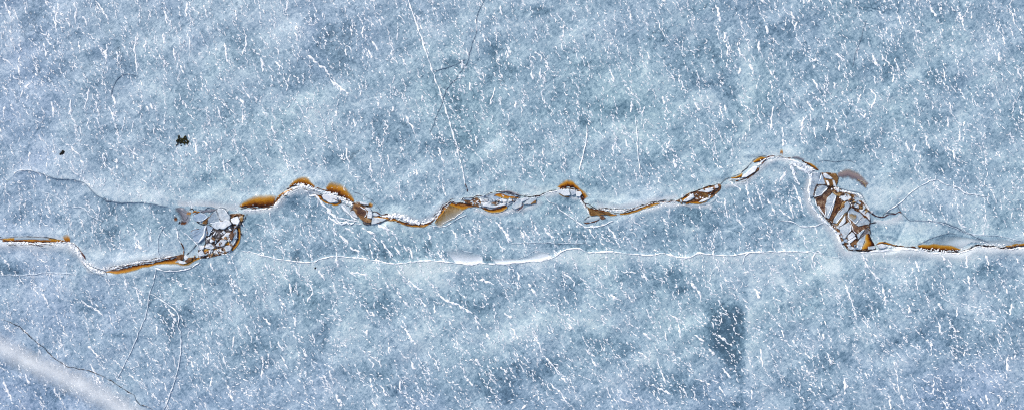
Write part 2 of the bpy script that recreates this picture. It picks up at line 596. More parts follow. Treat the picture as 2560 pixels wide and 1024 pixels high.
# ------------------------------------------------------------------ survey lines
# x, y, rx, ry, strength of darker clear ice (thick black ice shows through)
DARK = """77 73 60 40 1|110 161 40 30 .8|129 189 60 15 .8|318 150 40 35 1|280 200 35 25 .7|473 232 50 30 .6|571 288 24 32 .8|310 327 90 20 .6|400 322 30 15 .7|258 395 38 26 1|619 116 30 22 .8|447 300 12 30 .6|846 103 75 55 1|730 215 70 35 .9|846 395 36 22 1.6|885 387 14 14 1.4|971 300 45 40 1|1010 250 40 16 .7|1113 215 30 60 .8|1156 155 45 12 1|1229 125 40 30 1.1|1259 185 50 20 .9|1156 258 60 30 1|1121 365 50 30 .9|1173 352 35 25 .8|1027 26 40 25 .7|962 344 40 20 .7|1349 28 24 8 1.8|1443 129 40 25 .8|1486 159 42 9 1.2|1654 77 30 25 1|1748 130 60 40 1|1731 206 50 25 1|1813 215 25 40 .9|1525 275 40 20 1|1430 258 60 40 .7|1465 307 14 9 1.8|1886 65 50 60 1|1796 15 40 20 .9|1641 395 40 20 .6|1834 280 25 40 .7|2023 142 40 30 .9|2221 163 45 35 1.2|2350 193 50 30 1.1|2371 34 40 22 1|2212 17 40 16 .9|2100 170 50 40 .6|2328 300 50 20 .8|2358 421 25 18 1.3|2337 383 40 12 1.2|2062 344 30 20 .9|2174 370 30 20 .7|2539 300 20 40 .9|735 695 22 35 1.4|768 728 45 34 1|971 765 40 40 .9|814 832 10 30 1.5|785 840 40 60 .7|677 898 45 45 .8|1070 614 10 16 1.8|963 625 60 26 1|1199 695 50 30 .9|1141 757 60 20 .9|1203 964 60 40 1|665 794 40 25 .6|905 931 50 30 .8|1013 972 50 30 .7|1261 989 40 20 1|1814 800 44 40 .6|1816 850 42 40 .6|1818 915 45 35 1|1727 972 60 30 1.1|1830 1010 40 16 1.5|1433 728 50 30 1|1665 683 50 35 1.1|1578 691 40 20 .9|1516 865 70 35 1|1578 877 25 16 1|1317 923 60 40 1|1367 915 40 25 .9|1624 964 50 25 1|1292 997 50 20 1|1495 972 25 30 .7|1864 732 8 26 1.2|1714 716 25 20 .9|1404 610 70 12 .9|1220 648 14 7 1.6|1150 634 60 8 .6|2061 650 25 12 1.3|2148 774 60 25 1|2177 712 35 30 .7|2247 857 60 30 1|2487 666 45 20 1.1|2317 724 40 30 .6|2396 857 80 50 .8|2077 898 50 25 1.1|1994 981 60 40 1|2520 823 50 60 .7|2359 993 80 40 .8|272 566 24 45 1.2|265 500 14 9 1.2|83 533 50 40 .7|23 672 30 20 1|285 523 25 12 .9|415 529 20 10 .8|731 495 20 22 1|780 528 35 30 .8|742 634 12 18 1|630 571 30 30 .6|786 600 60 30 .5|1054 545 26 18 1|965 509 45 10 .9|1416 510 24 20 .8|1474 461 22 10 1|1713 531 42 20 1|1772 552 50 30 .9|1502 592 60 26 1|1592 489 14 7 1|1812 440 25 10 1|1974 471 45 30 .9|1895 513 60 50 .6|1998 541 20 14 1.2|2180 530 25 9 1|2333 520 50 25 1|2402 597 75 13 1|461 782 24 30 1.3|427 809 26 34 1.3|394 760 30 25 .8|52 910 32 20 1|300 839 30 9 1.1|240 771 40 14 .8|180 752 40 5 1|142 996 35 30 .9|22 678 35 14 .9|450 696 50 16 .6|1655 583 50 20 .7|2130 470 30 20 -.2|150 620 20 14 .5|620 900 60 40 .6|560 700 40 30 .6|1050 925 40 40 .5|1365 690 35 30 .8|2000 60 40 40 .6"""
LIGHT = """350 100 45 20 .9|205 30 30 14 .6|360 225 45 35 .8|580 200 50 25 .7|50 140 50 60 .6|20 60 22 60 .7|107 140 20 60 .7|430 430 60 30 .7|984 258 70 14 1.1|900 268 60 8 .7|769 280 80 42 .9|1134 138 60 14 1|1083 86 26 26 1|1233 370 50 30 .8|705 65 50 40 .8|1568 335 60 40 1|1779 245 46 28 1.3|1684 52 26 20 1.2|1409 361 40 28 .9|1521 56 30 25 .8|1430 100 25 30 .8|1577 215 90 40 .5|1865 172 14 200 .8|1872 860 14 190 .6|2290 185 24 14 1|2305 150 10 30 .8|2195 258 45 25 .9|2010 80 14 22 .8|1054 679 62 25 1.1|1075 832 72 40 .9|1236 848 50 32 1|864 836 45 35 .7|723 890 45 25 .8|1305 815 50 40 1|1454 799 80 34 1|1611 890 60 24 .9|1673 815 60 48 .7|1893 848 30 110 .8|1545 956 60 22 .9|2000 700 70 40 .9|2230 680 80 35 .9|2226 890 60 28 .9|2185 830 50 20 .7|2437 766 60 30 .7|260 470 90 22 1|450 490 130 16 1.1|2180 480 60 35 .9|2140 510 45 20 .5|560 490 60 14 1|1560 495 90 18 .8|1690 480 60 16 .7|1930 440 50 22 .9|2300 480 60 14 .6|2230 560 60 16 1|2320 645 260 14 1.1|80 628 110 14 .9|330 640 70 14 1.1|240 640 22 20 .8|1030 530 60 14 .5|700 430 90 30 .4|1130 620 20 6 .6|1340 470 60 12 .8|2520 480 60 40 .5|870 430 60 30 .5|2090 680 50 50 .8|1960 380 60 10 .9|2160 440 60 16 .6|560 760 50 40 .6|130 720 70 26 .5|1950 1000 40 30 .5|2480 120 50 40 .6|1300 70 60 14 .7|690 240 50 20 .5|1450 646 60 16 1.2|1060 670 70 18 .8"""


def parse(s):
    return [tuple(float(v) for v in r.split()) for r in s.split('|')]


# ------------------------------------------------------------------ ice sheet
GX = np.concatenate([-np.geomspace(40000, 140, 14), np.arange(-100, 2661, 2.5), 2560 + np.geomspace(140, 40000, 14)])
GY = np.concatenate([-np.geomspace(40000, 140, 14), np.arange(-100, 1125, 2.5), 1024 + np.geomspace(140, 40000, 14)])
XX, YY = np.meshgrid(GX, GY)
tone = np.zeros_like(XX)


def gauss_add(x, y, rx, ry, s, ang=0.0):
    R = 2.6 * max(rx, ry)
    ix = np.where((GX > x - R) & (GX < x + R))[0]
    iy = np.where((GY > y - R) & (GY < y + R))[0]
    if not len(ix) or not len(iy): return
    sl = np.ix_(iy, ix)
    X, Y = XX[sl] - x, YY[sl] - y
    # ragged outline: wobble the radius with the angle
    th = np.arctan2(Y / ry, X / rx)
    ph = RNG.uniform(0, 6.28, 3)
    k = 1 + 0.22 * np.sin(2 * th + ph[0]) + 0.16 * np.sin(3 * th + ph[1]) + 0.12 * np.sin(5 * th + ph[2])
    d2 = ((X / rx) ** 2 + (Y / ry) ** 2) / (k * k)
    tone[sl] += s * np.exp(-0.5 * (d2 * 1.3) ** 1.4)


for (x, y, rx, ry, s) in parse(DARK):
    gauss_add(x, y, rx, ry, -0.85 * s)
for (x, y, rx, ry, s) in parse(LIGHT):
    gauss_add(x, y, rx, ry, 0.75 * s)


def sdist(line, X, Y):
    p = np.array(line, dtype=float)
    return Y - np.interp(X, p[:, 0], p[:, 1])


FX = (XX > -300) & (XX < 2860) & (YY > -200) & (YY < 1224)
d = sdist(MAIN, XX, YY)
wob = 1 + 0.35 * np.sin(XX * 0.021) + 0.25 * np.sin(XX * 0.057 + 1)
tone += np.where(FX & (d < 0), 0.75 * np.exp(-(d / (34 * wob)) ** 2), 0) + np.where(FX & (d >= 0), (0.9 + 0.8 * (XX > 2105)) * np.exp(-(d / (19 * wob)) ** 2), 0)
tone += np.where(FX, 0.8 * np.exp(-(d / 9) ** 2), 0)
d = sdist(SECOND, XX, YY)
wob2 = 1 + 0.5 * np.sin(XX * 0.017 + 2) + 0.3 * np.sin(XX * 0.043)
inx = (XX > 600) & (XX < 2100)
tone += np.where(inx & (d > 0), 1.6 * np.exp(-np.abs(d) / (32 * wob2)), 0) + np.where(inx & (d <= 0), -0.3 * np.exp(-np.abs(d) / 22), 0)
d = sdist(UPLEFT, XX, YY)
inx = (XX > 20) & (XX < 425)
tone += np.where(inx & (d <= 0), 0.95 * np.exp(-np.abs(d) / 24), 0) + np.where(inx & (d > 0), -0.3 * np.exp(-np.abs(d) / 22), 0)


def plate(pts, s, soft=5.0):
    """a plate of clearer or whiter ice with straight edges"""
    q = np.array(pts, float)
    sl = np.ix_(np.where((GY > q[:, 1].min() - 30) & (GY < q[:, 1].max() + 30))[0], np.where((GX > q[:, 0].min() - 30) & (GX < q[:, 0].max() + 30))[0])
    X, Y = XX[sl], YY[sl]
    inside = np.zeros(X.shape, bool)
    dist = np.full(X.shape, 1e9)
    for i in range(len(q)):
        (x1, y1), (x2, y2) = q[i], q[(i + 1) % len(q)]
        if y1 != y2:
            inside ^= ((y1 > Y) != (y2 > Y)) & (X < (x2 - x1) * (Y - y1) / (y2 - y1) + x1)
        t = np.clip(((X - x1) * (x2 - x1) + (Y - y1) * (y2 - y1)) / ((x2 - x1) ** 2 + (y2 - y1) ** 2 + 1e-9), 0, 1)
        dist = np.minimum(dist, np.hypot(X - x1 - t * (x2 - x1), Y - y1 - t * (y2 - y1)))
    sd = np.where(inside, dist, -dist)
    tone[sl] += s * np.clip(sd / soft * 0.5 + 0.5, 0, 1)


plate([(1776, 766), (1800, 752), (1836, 756), (1862, 768), (1863, 880), (1852, 900), (1830, 912), (1800, 880), (1776, 868), (1762, 840), (1768, 800)], -1.5, 9)
plate([(1800, 880), (1862, 880), (1858, 960), (1840, 1000), (1806, 950)], -0.45, 16)
plate([(2190, 566), (2268, 557), (2238, 606), (2196, 602)], -0.5)
plate([(2268, 557), (2290, 552), (2345, 556), (2372, 582), (2296, 606), (2242, 607)], 0.75, 3)
plate([(2246, 512), (2300, 468), (2339, 450), (2410, 482), (2470, 520), (2470, 590), (2383, 562), (2284, 548)], 0.65, 3)
plate([(2180, 470), (2240, 440), (2300, 464), (2244, 510), (2215, 528), (2178, 520)], 0.5)
plate([(2372, 584), (2440, 596), (2520, 604), (2420, 612), (2396, 618), (2300, 606)], -0.55)
plate([(2030, 566), (2088, 590), (2106, 628), (2040, 630), (1950, 628), (1950, 556), (2004, 568)], 0.45)


def rake(x0, y0, x1, y1, w, s):
    """fine scratches and healed hairlines inside the ice"""
    n = max(3, int(math.hypot(x1 - x0, y1 - y0) / 1.5))
    bend = random.gauss(0, 0.06) * math.hypot(x1 - x0, y1 - y0)
    L = math.hypot(x1 - x0, y1 - y0) + 1e-6
    nx, ny = -(y1 - y0) / L, (x1 - x0) / L
    for i in range(n):
        t = i / (n - 1)
        b = bend * 4 * t * (1 - t)
        x, y = x0 + (x1 - x0) * t + nx * b, y0 + (y1 - y0) * t + ny * b
        j, k = (x + 100) / 2.5 + 14, (y + 100) / 2.5 + 14
        j0, k0 = int(round(j)), int(round(k))
        if 14 <= j0 < len(GX) - 14 and 14 <= k0 < len(GY) - 14:
            tone[k0, j0] += s * (0.4 + 0.6 * math.sin(math.pi * t)) * random.uniform(0.4, 1)


for _ in range(3800):
    x, y = random.uniform(-80, 2640), random.uniform(-80, 1100)
    a = math.radians(random.gauss(random.choice((62, 62, 118, 150, 35)), 12))
    L = random.uniform(20, 90)
    rake(x, y, x + math.cos(a) * L, y - math.sin(a) * L, 1, random.choice((0.5, 0.6, 0.8, 0.8, -0.4)))
for (a, b, c_, e, s) in [(1280, 606, 1500, 604, .6), (1205, 612, 1460, 607, .8), (0, 687, 190, 680, 1), (1690, 583, 1760, 572, .8), (1340, 582, 1440, 576, .5), (1780, 583, 1840, 580, .9),
                         (1000, 287, 1210, 262, .9), (880, 262, 985, 232, .8), (2135, 20, 2225, 35, -1.4), (1945, 620, 2040, 590, .6),
                         (700, 250, 870, 240, .7), (2090, 315, 2150, 300, 1), (2280, 330, 2420, 280, .5), (2060, 600, 2280, 596, .5),
                         (2238, 608, 2268, 556, 1.2), (2200, 560, 2268, 556, .8), (1600, 160, 1680, 235, .7), (1700, 400, 1845, 340, .6), (2000, 700, 2110, 640, .4)]:
    for q in range(2):
        rake(a, b, c_, e, 1, s)

# smooth a touch so that single-cell marks do not alias
k = tone.copy()
k[1:-1, 1:-1] = 0.5 * tone[1:-1, 1:-1] + 0.125 * (tone[:-2, 1:-1] + tone[2:, 1:-1] + tone[1:-1, :-2] + tone[1:-1, 2:])
tone = np.clip(k, -2.2, 2.2)

# colour drift: violet lens vignette painted into the ice edges, greener in the middle
nx_, ny_ = (XX - 1280) / 1280, (YY - 512) / 512
tint = 0.85 * np.exp(-((XX - 40) / 280.0) ** 2) + 0.65 * np.clip(ny_, 0, 1.2) ** 2 + 0.35 * np.clip(-ny_, 0, 1.2) ** 2 - 0.5 \
    + 0.6 * np.exp(-(((XX - 2480) / 220) ** 2 + ((YY - 980) / 130) ** 2)) + 0.5 * np.exp(-(((XX - 850) / 190) ** 2 + ((YY - 60) / 120) ** 2)) \
    - 0.5 * np.exp(-(((XX - 1590) / 160) ** 2 + ((YY - 230) / 90) ** 2)) - 0.55 * np.exp(-(((XX - 1720) / 120) ** 2 + ((YY - 800) / 110) ** 2)) \
    - 0.5 * np.exp(-(((XX - 1180) / 130) ** 2 + ((YY - 250) / 120) ** 2))
tint = np.clip(tint, -1.5, 1.5)

nr, nc = XX.shape
co = np.stack([(XX - 1280) * S, (512 - YY) * S, relief(XX, YY)], -1).reshape(-1, 3)
idx = np.arange(nr * nc).reshape(nr, nc)
quads = np.stack([idx[:-1, :-1], idx[1:, :-1], idx[1:, 1:], idx[:-1, 1:]], -1).reshape(-1, 4)
me = bpy.data.meshes.new('frozen_lake')
me.vertices.add(len(co)); me.vertices.foreach_set('co', co.ravel())
me.loops.add(quads.size); me.loops.foreach_set('vertex_index', quads.ravel().astype(np.int32))
me.polygons.add(len(quads)); me.polygons.foreach_set('loop_start', np.arange(0, quads.size, 4, dtype=np.int32))
me.update(calc_edges=True)
for nm, arr in (('tone', tone), ('tint', tint)):
    at = me.attributes.new(nm, 'FLOAT', 'POINT')
    at.data.foreach_set('value', arr.ravel().astype(np.float32))
me.materials.append(M['ice'])
lake = bpy.data.objects.new('frozen_lake', me)
COL.objects.link(lake)
tag(lake, 'blue grey sheet of lake ice mottled with paler and darker patches', None, None, 'structure')

# ------------------------------------------------------------------ wind snow
TILES = [(0, 0, 2.327, """30 10 45 55 70 130|75 45 95 95 118 165|345 40 325 110 332 185|437 15 445 60 440 130|565 15 630 115|400 130 415 185|945 45 965 90 968 140|1090 20 1085 100|1095 195 1105 245 1100 330|180 320 200 360 222 440|110 320 112 440|255 250 268 330|455 240 465 310|625 260 612 340|800 190 785 290 800 430|850 235 840 280|1010 280 1020 370|1050 380 1070 430|1310 250 1325 350 1345 380|1420 170 1430 240 1410 320|180 480 140 520 118 565|245 455 240 505|300 590 315 685|408 580 412 670|635 620 665 705|650 560 672 610|850 620 868 650|880 600 895 635|415 850 460 905 490 975|520 520 490 630|175 885 165 940|1265 620 1290 700|1400 490 1455 575|1400 570 1425 630|1410 670 1415 720|1300 930 1310 1000|1190 30 1205 105|680 300 690 350|950 190 962 260|25 620 20 690|140 15 150 80|485 95 510 140|1370 60 1380 120|600 890 610 970|680 920 680 985|780 850 780 960|1190 820 1205 870|1140 830 1142 900"""),
         (640, 0, 2.327, """185 10 180 60|230 190 240 240|290 295 330 350 400 400 430 450|520 285 525 325|650 290 680 340|670 230 710 295|190 450 180 530|430 460 540 550|470 640 470 680|870 670 915 755|570 690 580 740|1280 90 1285 185|1320 195 1335 245|1225 280 1235 330|1470 270 1465 340|1390 510 1365 610|1420 30 1430 90|1060 860 1095 950|770 900 770 985|660 950 680 1005|30 340 40 420|110 350 140 400|90 710 110 780|1200 350 1200 400|1270 780 1290 840|520 860 530 930|1370 970 1410 1010|1240 480 1250 530|930 980 940 1020|305 750 325 800|720 110 735 150|965 550 970 590|830 320 870 360|630 150 615 200|800 620 790 650"""),
         (1280, 0, 2.327, """300 150 300 220|130 305 165 325 170 360|610 170 600 205|690 70 695 120|1195 30 1210 130|1310 250 1330 330|1375 230 1370 300|1435 240 1435 310|1380 380 1410 440|1060 600 1095 640|700 590 690 655|880 560 885 605|770 620 755 665|1260 270 1250 330|1240 190 1235 230|55 620 60 680|110 420 125 465|790 300 805 350|1275 690 1305 745|920 820 900 865|1165 780 1160 835|180 860 180 930|590 840 590 900|660 810 675 860|940 920 950 980|1440 0 1489 20|1420 610 1445 715|850 140 890 220|1240 610 1250 660|1325 395 1320 430|20 590 20 630|480 200 490 240|1480 150 1489 200|165 400 165 460|570 400 595 470"""),
         (1920, 0, 2.327, """135 65 155 115|165 125 145 190|360 0 370 40|950 50 980 100|1115 70 1145 185|1415 60 1440 140 1485 190|755 90 770 150|1345 150 1350 195|1370 215 1375 260|1290 205 1285 250|1340 310 1345 360|1450 400 1480 460|605 310 640 390|735 340 765 420|620 440 630 490|590 515 625 560 600 640|565 660 560 690|735 430 725 480|385 480 390 520|400 310 430 350|410 360 415 415|265 380 270 400|225 590 265 650|205 680 195 760|80 740 85 800|30 620 15 760|90 810 85 850|0 400 30 440|15 470 25 540|255 460 300 530|1020 400 1035 465|1055 600 1065 640|1050 680 1050 740|1115 750 1115 820|1080 870 1085 930|850 690 855 730|1300 540 1305 570|265 740 280 800|350 710 345 760|860 840 850 880|1340 880 1355 920|800 820 815 880|920 790 925 850|1265 920 1275 960|1175 70 1185 110|485 0 490 25"""),
         (640, 600, 2.4156, """240 160 265 220|380 180 420 240|840 170 945 265 990 300|1090 310 1140 360 1220 390 1310 440|850 310 880 350|715 370 715 410|900 370 930 405|700 430 715 460|665 540 670 590|800 640 810 680|930 580 970 630|1000 440 1020 480|40 460 90 510|130 610 160 670|150 690 190 780|230 460 240 520|340 560 355 620|270 640 310 700|450 780 465 890|690 830 710 920|930 720 960 780|1040 670 1055 710|1085 720 1105 790|1280 830 1310 880|1330 710 1355 755|1325 460 1345 540|40 700 40 770 35 830|760 880 790 940|480 930 520 1005|1075 380 1085 440|310 250 345 310 310 370|200 260 215 340|575 190 680 210|900 540 940 590|1390 560 1410 600|870 830 875 900|700 950 725 1000|1000 920 1005 960|1350 240 1440 260|1480 760 1515 800|1530 170 1530 210|1500 440 1546 470|140 350 180 400|1000 370 1030 400|785 250 805 290|50 130 75 180|460 250 480 300"""),
         (1280, 600, 2.4156, """310 200 370 240 380 280|100 260 150 340|310 340 340 385|530 150 575 215|1060 240 1130 310 1140 365|950 440 1000 490 1020 600|1100 570 1160 610|1190 650 1225 690|760 670 820 710|580 620 605 650|200 700 270 780 330 860|480 710 510 760|230 860 300 930 340 985|70 700 100 740|880 730 935 870|840 870 955 930|575 880 590 950|1115 835 1200 870|1250 880 1290 940|1270 770 1325 830|650 950 730 980|120 540 160 620 185 690|1230 560 1330 640|590 330 660 365|670 190 750 195|380 140 395 175|790 210 830 240|1210 490 1225 530|540 450 580 480|1100 200 1125 250|1280 230 1310 250|1460 290 1500 350|1500 650 1510 760|1445 900 1450 960|30 190 45 240|790 560 840 600|0 530 40 600|80 990 60 1020|1030 890 1060 950|440 650 470 690|330 490 380 550|560 90 575 110"""),
         (1920, 600, 2.4156, """265 95 285 165|570 90 610 170 680 240|690 260 715 380|1050 90 1070 125|1090 110 1110 150|1195 90 1205 160|890 120 915 190|1310 90 1330 150|1490 100 1520 140|465 260 520 410|1210 210 1220 300|1435 290 1450 320|860 360 875 390|1475 380 1455 450|330 560 335 600|220 670 255 715|80 540 100 580|150 600 180 650|355 680 380 750|735 510 745 535|640 560 660 590|1370 570 1405 630|1440 700 1450 790|1100 660 1140 720|760 720 785 860 790 930|465 840 465 930|1000 830 1000 930|1430 800 1445 840 1420 840|1490 660 1495 720|1190 670 1190 700|230 780 285 840|320 830 330 890|250 890 290 940|1310 930 1330 990|800 930 820 990|735 960 745 1020|1410 950 1390 1005|1060 970 1090 1020|850 400 850 440|1030 490 1040 560|1025 380 1055 420|1140 400 1140 460|570 470 610 540|980 610 985 690"""),
         (0, 640, 2.667, """30 20 60 60|830 130 850 210|910 220 945 330|1400 40 1420 90|1120 350 1180 430|1040 460 1050 520|600 710 640 790|640 790 680 860|1480 640 1515 750|1520 860 1550 960|1640 460 1670 520|1560 530 1550 620|590 600 660 670|20 820 80 960|170 780 200 850|1390 640 1395 720|1270 700 1290 740|1340 180 1370 250|290 250 320 320|540 300 690 390|1420 800 1400 870|1150 660 1170 740|1310 850 1330 900|400 540 415 600|360 880 380 940|1100 840 1110 900"""),
         (1780, 350, 3.304, """640 200 720 370|650 190 810 275|130 320 240 420|290 420 320 540|360 380 420 560|460 480 520 600|630 500 680 640|550 570 650 650|100 480 130 640|570 340 620 250|690 380 750 560|840 700 870 780|20 420 50 520"""),
         (640, 560, 2.415, """500 60 560 110|640 20 720 60|700 70 740 120|780 0 800 20|1180 30 1220 80|1340 60 1360 100|1500 50 1530 110|1600 40 1620 90|1680 0 1700 60|1740 20 1790 90|480 210 500 250|1820 50 1850 100|2000 20 2050 90|2120 10 2180 90"""),
         (820, 420, 4.266, """0 510 120 600|120 720 210 810|230 840 340 890|560 770 690 940|440 800 480 960|710 830 780 930|870 850 910 960|1160 880 1250 980|1780 550 1960 780|1400 580 1440 640|1500 650 1560 740|180 640 280 690|470 560 700 690|1070 680 1090 760""")]


def streak_geo(buf, pts, w, beads=True):
    """a ribbon of blown snow broken into beads, with a low crest"""
    n = max(4, int(plen(pts) / 2.0))
    c = catmull(pts, n)
    c = c + normals(c) * rough1d(n, 3, 1.3)[:, None]
    nn = normals(c)
    ws = w * 0.5 * np.clip(1 + rough1d(n, 2.2, 0.55), 0.15, 2.2)
    s = np.linspace(0, 1, n)
    ws = ws * np.clip(np.minimum(s, 1 - s) * 6 + 0.3, 0, 1)
    b0 = len(buf[0])
    for i in range(n):
        l, r = c[i] - nn[i] * ws[i], c[i] + nn[i] * ws[i]
        buf[0].extend([W(l[0], l[1], 0.003), W(c[i][0], c[i][1], 0.004 + ws[i] * S * 0.7), W(r[0], r[1], 0.003)])
    for i in range(n - 1):
        a = b0 + i * 3
        buf[1].extend([(a, a + 1, a + 4, a + 3), (a + 1, a + 2, a + 5, a + 4)])
    buf[2].extend([0.0] * (3 * n))


HAIR = [(1018, -8), (1047, 75), (1075, 160), (1100, 230), (1128, 320), (1150, 400), (1164, 462)]
mx, my = np.array(MAIN)[:, 0], np.array(MAIN)[:, 1]
hx = np.array(HAIR)
for ox, oy, sc, txt in TILES:
    for r in txt.split('|'):
        v = [float(q) for q in r.split()]
        pts = [(ox + v[i] / sc, oy + v[i + 1] / sc) for i in range(0, len(v), 2)]
        buf = ([], [], [])
        streak_geo(buf, pts, random.uniform(2.5, 4.0))
        cx, cy = np.mean(pts, 0)
        o = link('snow_streak', buf[0], buf[1], 'snow', {'pale': buf[2]}, smooth=True)
        if cy > np.interp(cx, mx, my):
            tag(o, 'larger white streak of wind packed snow on the ice below the rusty crack', 'snow streak', 'large snow streaks below the crack')
        elif cx < np.interp(cy, hx[:, 1], hx[:, 0]):
            tag(o, 'larger white streak of wind packed snow left of the long frosted hairline crack', 'snow streak', 'large snow streaks above the crack left of the hairline')
        else:
            tag(o, 'larger white streak of wind packed snow right of the long frosted hairline crack', 'snow streak', 'large snow streaks above the crack right of the hairline')

# thin snow: density falls near the crack and over bare smooth ice
BARE = [(2180, 490, 80, 60, .85), (2330, 590, 90, 24, .9), (450, 500, 150, 22, .7), (560, 480, 90, 22, .7), (260, 478, 90, 14, .6), (1170, 650, 45, 12, 1), (1310, 645, 70, 12, 1),
        (1054, 679, 50, 22, .6), (520, 580, 80, 60, .85), (2100, 520, 70, 110, 1), (700, 430, 80, 40, .5), (840, 440, 60, 30, .6), (1020, 520, 70, 25, .7), (1580, 495, 110, 20, .8),
        (1900, 410, 80, 25, .5), (1980, 390, 60, 20, .7), (1779, 245, 35, 22, .5), (2240, 555, 50, 30, .7), (920, 540, 60, 40, .8), (1430, 470, 60, 30, .8), (1240, 500, 110, 26, .9),
        (150, 890, 100, 14, .4), (330, 645, 80, 14, .9), (1120, 540, 50, 30, .8), (2090, 400, 70, 18, .6), (2430, 630, 160, 10, .6)]


def density(x, y):
    d_ = y - np.interp(x, mx, my)
    if d_ < 0:
        k_ = min(1.0, max(0.0, (-d_ - 10) / 45.0))
    else:
        k_ = min(1.0, max(0.0, (d_ - 8) / 18.0))
    for (bx, by, rx, ry, s) in BARE:
        q = ((x - bx) / rx) ** 2 + ((y - by) / ry) ** 2
        if q < 4:
            k_ *= 1 - s * math.exp(-0.5 * q ** 1.5)
    k_ *= 0.85 + 0.3 * (0.5 + mnoise.noise(Vector((x * 0.008, y * 0.008, 3.1))))
    return k_


def lean(x, y):
    """direction the snow streaks run: nearly down the drawing in the north-west, more slanted in the south"""
    base = 78 - 8 * (x / 2560) - 18 * max(0.0, (y - 500) / 524)
    return math.radians(base + 14 * mnoise.noise(Vector((x * 0.004, y * 0.004, 9))))


FL = ([], [], [])


def fleck(x, y, a, L, w, pale):
    k_ = 3 if L < 7 else 4
    ca, sa = math.cos(a), math.sin(a)
    b0 = len(FL[0])
    bend = random.gauss(0, 0.18) * L
    for i in range(k_):
        t = i / (k_ - 1) - 0.5
        u, v = t * L, bend * (1 - 4 * t * t) + random.gauss(0, 0.3)
        px, py = x + ca * u - sa * v, y + sa * u + ca * v
        ww = w * 0.5 * (0.45 if i in (0, k_ - 1) else 1.0) * random.uniform(0.7, 1.3)
        FL[0].extend([W(px + sa * ww, py - ca * ww, 0.003), W(px, py, 0.004 + ww * S * 0.8), W(px - sa * ww, py + ca * ww, 0.003)])
        FL[2].extend([pale] * 3)
    for i in range(k_ - 1):
        q = b0 + i * 3
        FL[1].extend([(q, q + 1, q + 4, q + 3), (q + 1, q + 2, q + 5, q + 4)])


def pale_of():
    return random.choice((0, 0, 0, 0.15, 0.3, 0.5, 0.7))


nchain = 0
while nchain < 3300:
    cell = nchain % 3300
    x, y = -90 + ((cell % 83) + random.random() * 1.3) * 33, -90 + ((cell // 83) + random.random() * 1.3) * 30
    nchain += 1
    if random.random() > density(x, y) * 1.15: continue
    a = lean(x, y) + random.gauss(0, 0.17)
    L = random.choice((14, 20, 26, 34, 46, 60)) * random.uniform(0.8, 1.2)
    s = 0.0
    big = random.uniform(0.75, 1.1)
    while s < L:
        ln = min(22, random.lognormvariate(1.6, 0.45)) * big
        fx, fy = x + math.cos(a) * (s + ln / 2) + random.gauss(0, 1.5), y + math.sin(a) * (s + ln / 2) + random.gauss(0, 1.5)
        if random.random() < density(fx, fy) * 1.3:
            fleck(fx, fy, a + random.gauss(-0.2, 0.3), ln + 1.5, random.uniform(1.9, 3.2) * big, pale_of() * 0.8)
        s += ln + random.uniform(-1, 5)
        a += random.gauss(0, 0.1)
ndot = 0
while ndot < 11000:
    x, y = random.uniform(-90, 2650), random.uniform(-90, 1110)
    if random.random() > density(x, y) + 0.04: continue
    ndot += 1
    fleck(x, y, lean(x, y) + math.radians(random.gauss(-22, 22)), random.uniform(3, 7.5), random.uniform(1.4, 2.5), pale_of())
o = link('wind_blown_snow', FL[0], FL[1], 'snow', {'pale': FL[2]}, origin=(0, 0, 0), smooth=True)
tag(o, 'countless small white flecks of wind blown snow scattered over the blue ice', None, None, 'stuff')

# ------------------------------------------------------------------ frosted bands and shelves
pool([(-60, 790), (0, 824), (90, 872), (180, 908), (270, 956), (330, 992), (400, 1042)], [(-60, 872), (0, 908), (90, 956), (170, 992), (250, 1036), (310, 1072), (370, 1116)], 'streakband',
     'broad pale frosted band slanting across the lower left corner', 'frost band', 'frosted_band', both=True, soft=0.75, jag=2, ends=0)
sh = pool([(1205, 641), (1207, 654), (1190, 659), (1170, 662), (1140, 657)], [(1192, 635), (1174, 629), (1152, 624), (1130, 620), (1108, 621)], 'band',
     'white wedge of thin shelf ice with a broken blunt right end', 'shelf ice', 'shelf_ice', soft=0.9, jag=0.6, ends=0.02, z=0.008)
sh2 = pool([(1383, 640), (1355, 651), (1320, 654), (1290, 658), (1262, 660), (1240, 660)], [(1366, 630), (1345, 627), (1318, 639), (1296, 645), (1262, 644), (1228, 645)], 'band',
     'pale tongue of shelf ice with a knobbed right end beside the white crack', 'shelf ice', 'shelf_ice', soft=0.7, jag=0.8, ends=0.04, z=0.008)
branch(sh, [(1120, 620), (1152, 624), (1174, 629), (1192, 635), (1205, 641), (1207, 655)], 1.0, 'faintfrost', 'frosted_edge', h=0.002)
branch(sh2, [(1296, 645), (1310, 642), (1318, 639), (1330, 630), (1345, 627), (1366, 630), (1383, 640)], 1.0, 'faintfrost', 'frosted_edge', h=0.002)

# ------------------------------------------------------------------ outlying cracks
c = crack(HAIR, 2.9, 'snow', 'long straight frosted hairline crack running down from the top edge to the rusty crack', jag=0.5, h=0.006)
branch(c, [(1163, 458), (1166, 468), (1168, 480)], 3, 'maroon', 'muddy_end')
crack([(1466, 313), (1468, 335), (1462, 370), (1448, 427)], 2.8, 'snow', 'short white frosted crack ending in a black nick above the arched stain', h=0.01)
crack([(1588, 292), (1592, 340), (1597, 400), (1601, 445)], 2.0, 'frost', 'faint upright frosted crack right of the short white crack', h=0.008)
c = crack([(392, 668), (384, 700), (375, 730), (365, 782), (348, 830), (326, 880), (290, 948)], 1.8, 'frost', 'fine white crack running down left from the long amber stain', h=0.008)
crack([(376, 734), (400, 746), (422, 761), (446, 782), (446, 815), (453, 840), (450, 890), (437, 950), (408, 1030)], 2.3, 'frost', 'bent white crack curving down to the bottom edge in the lower left', h=0.009)
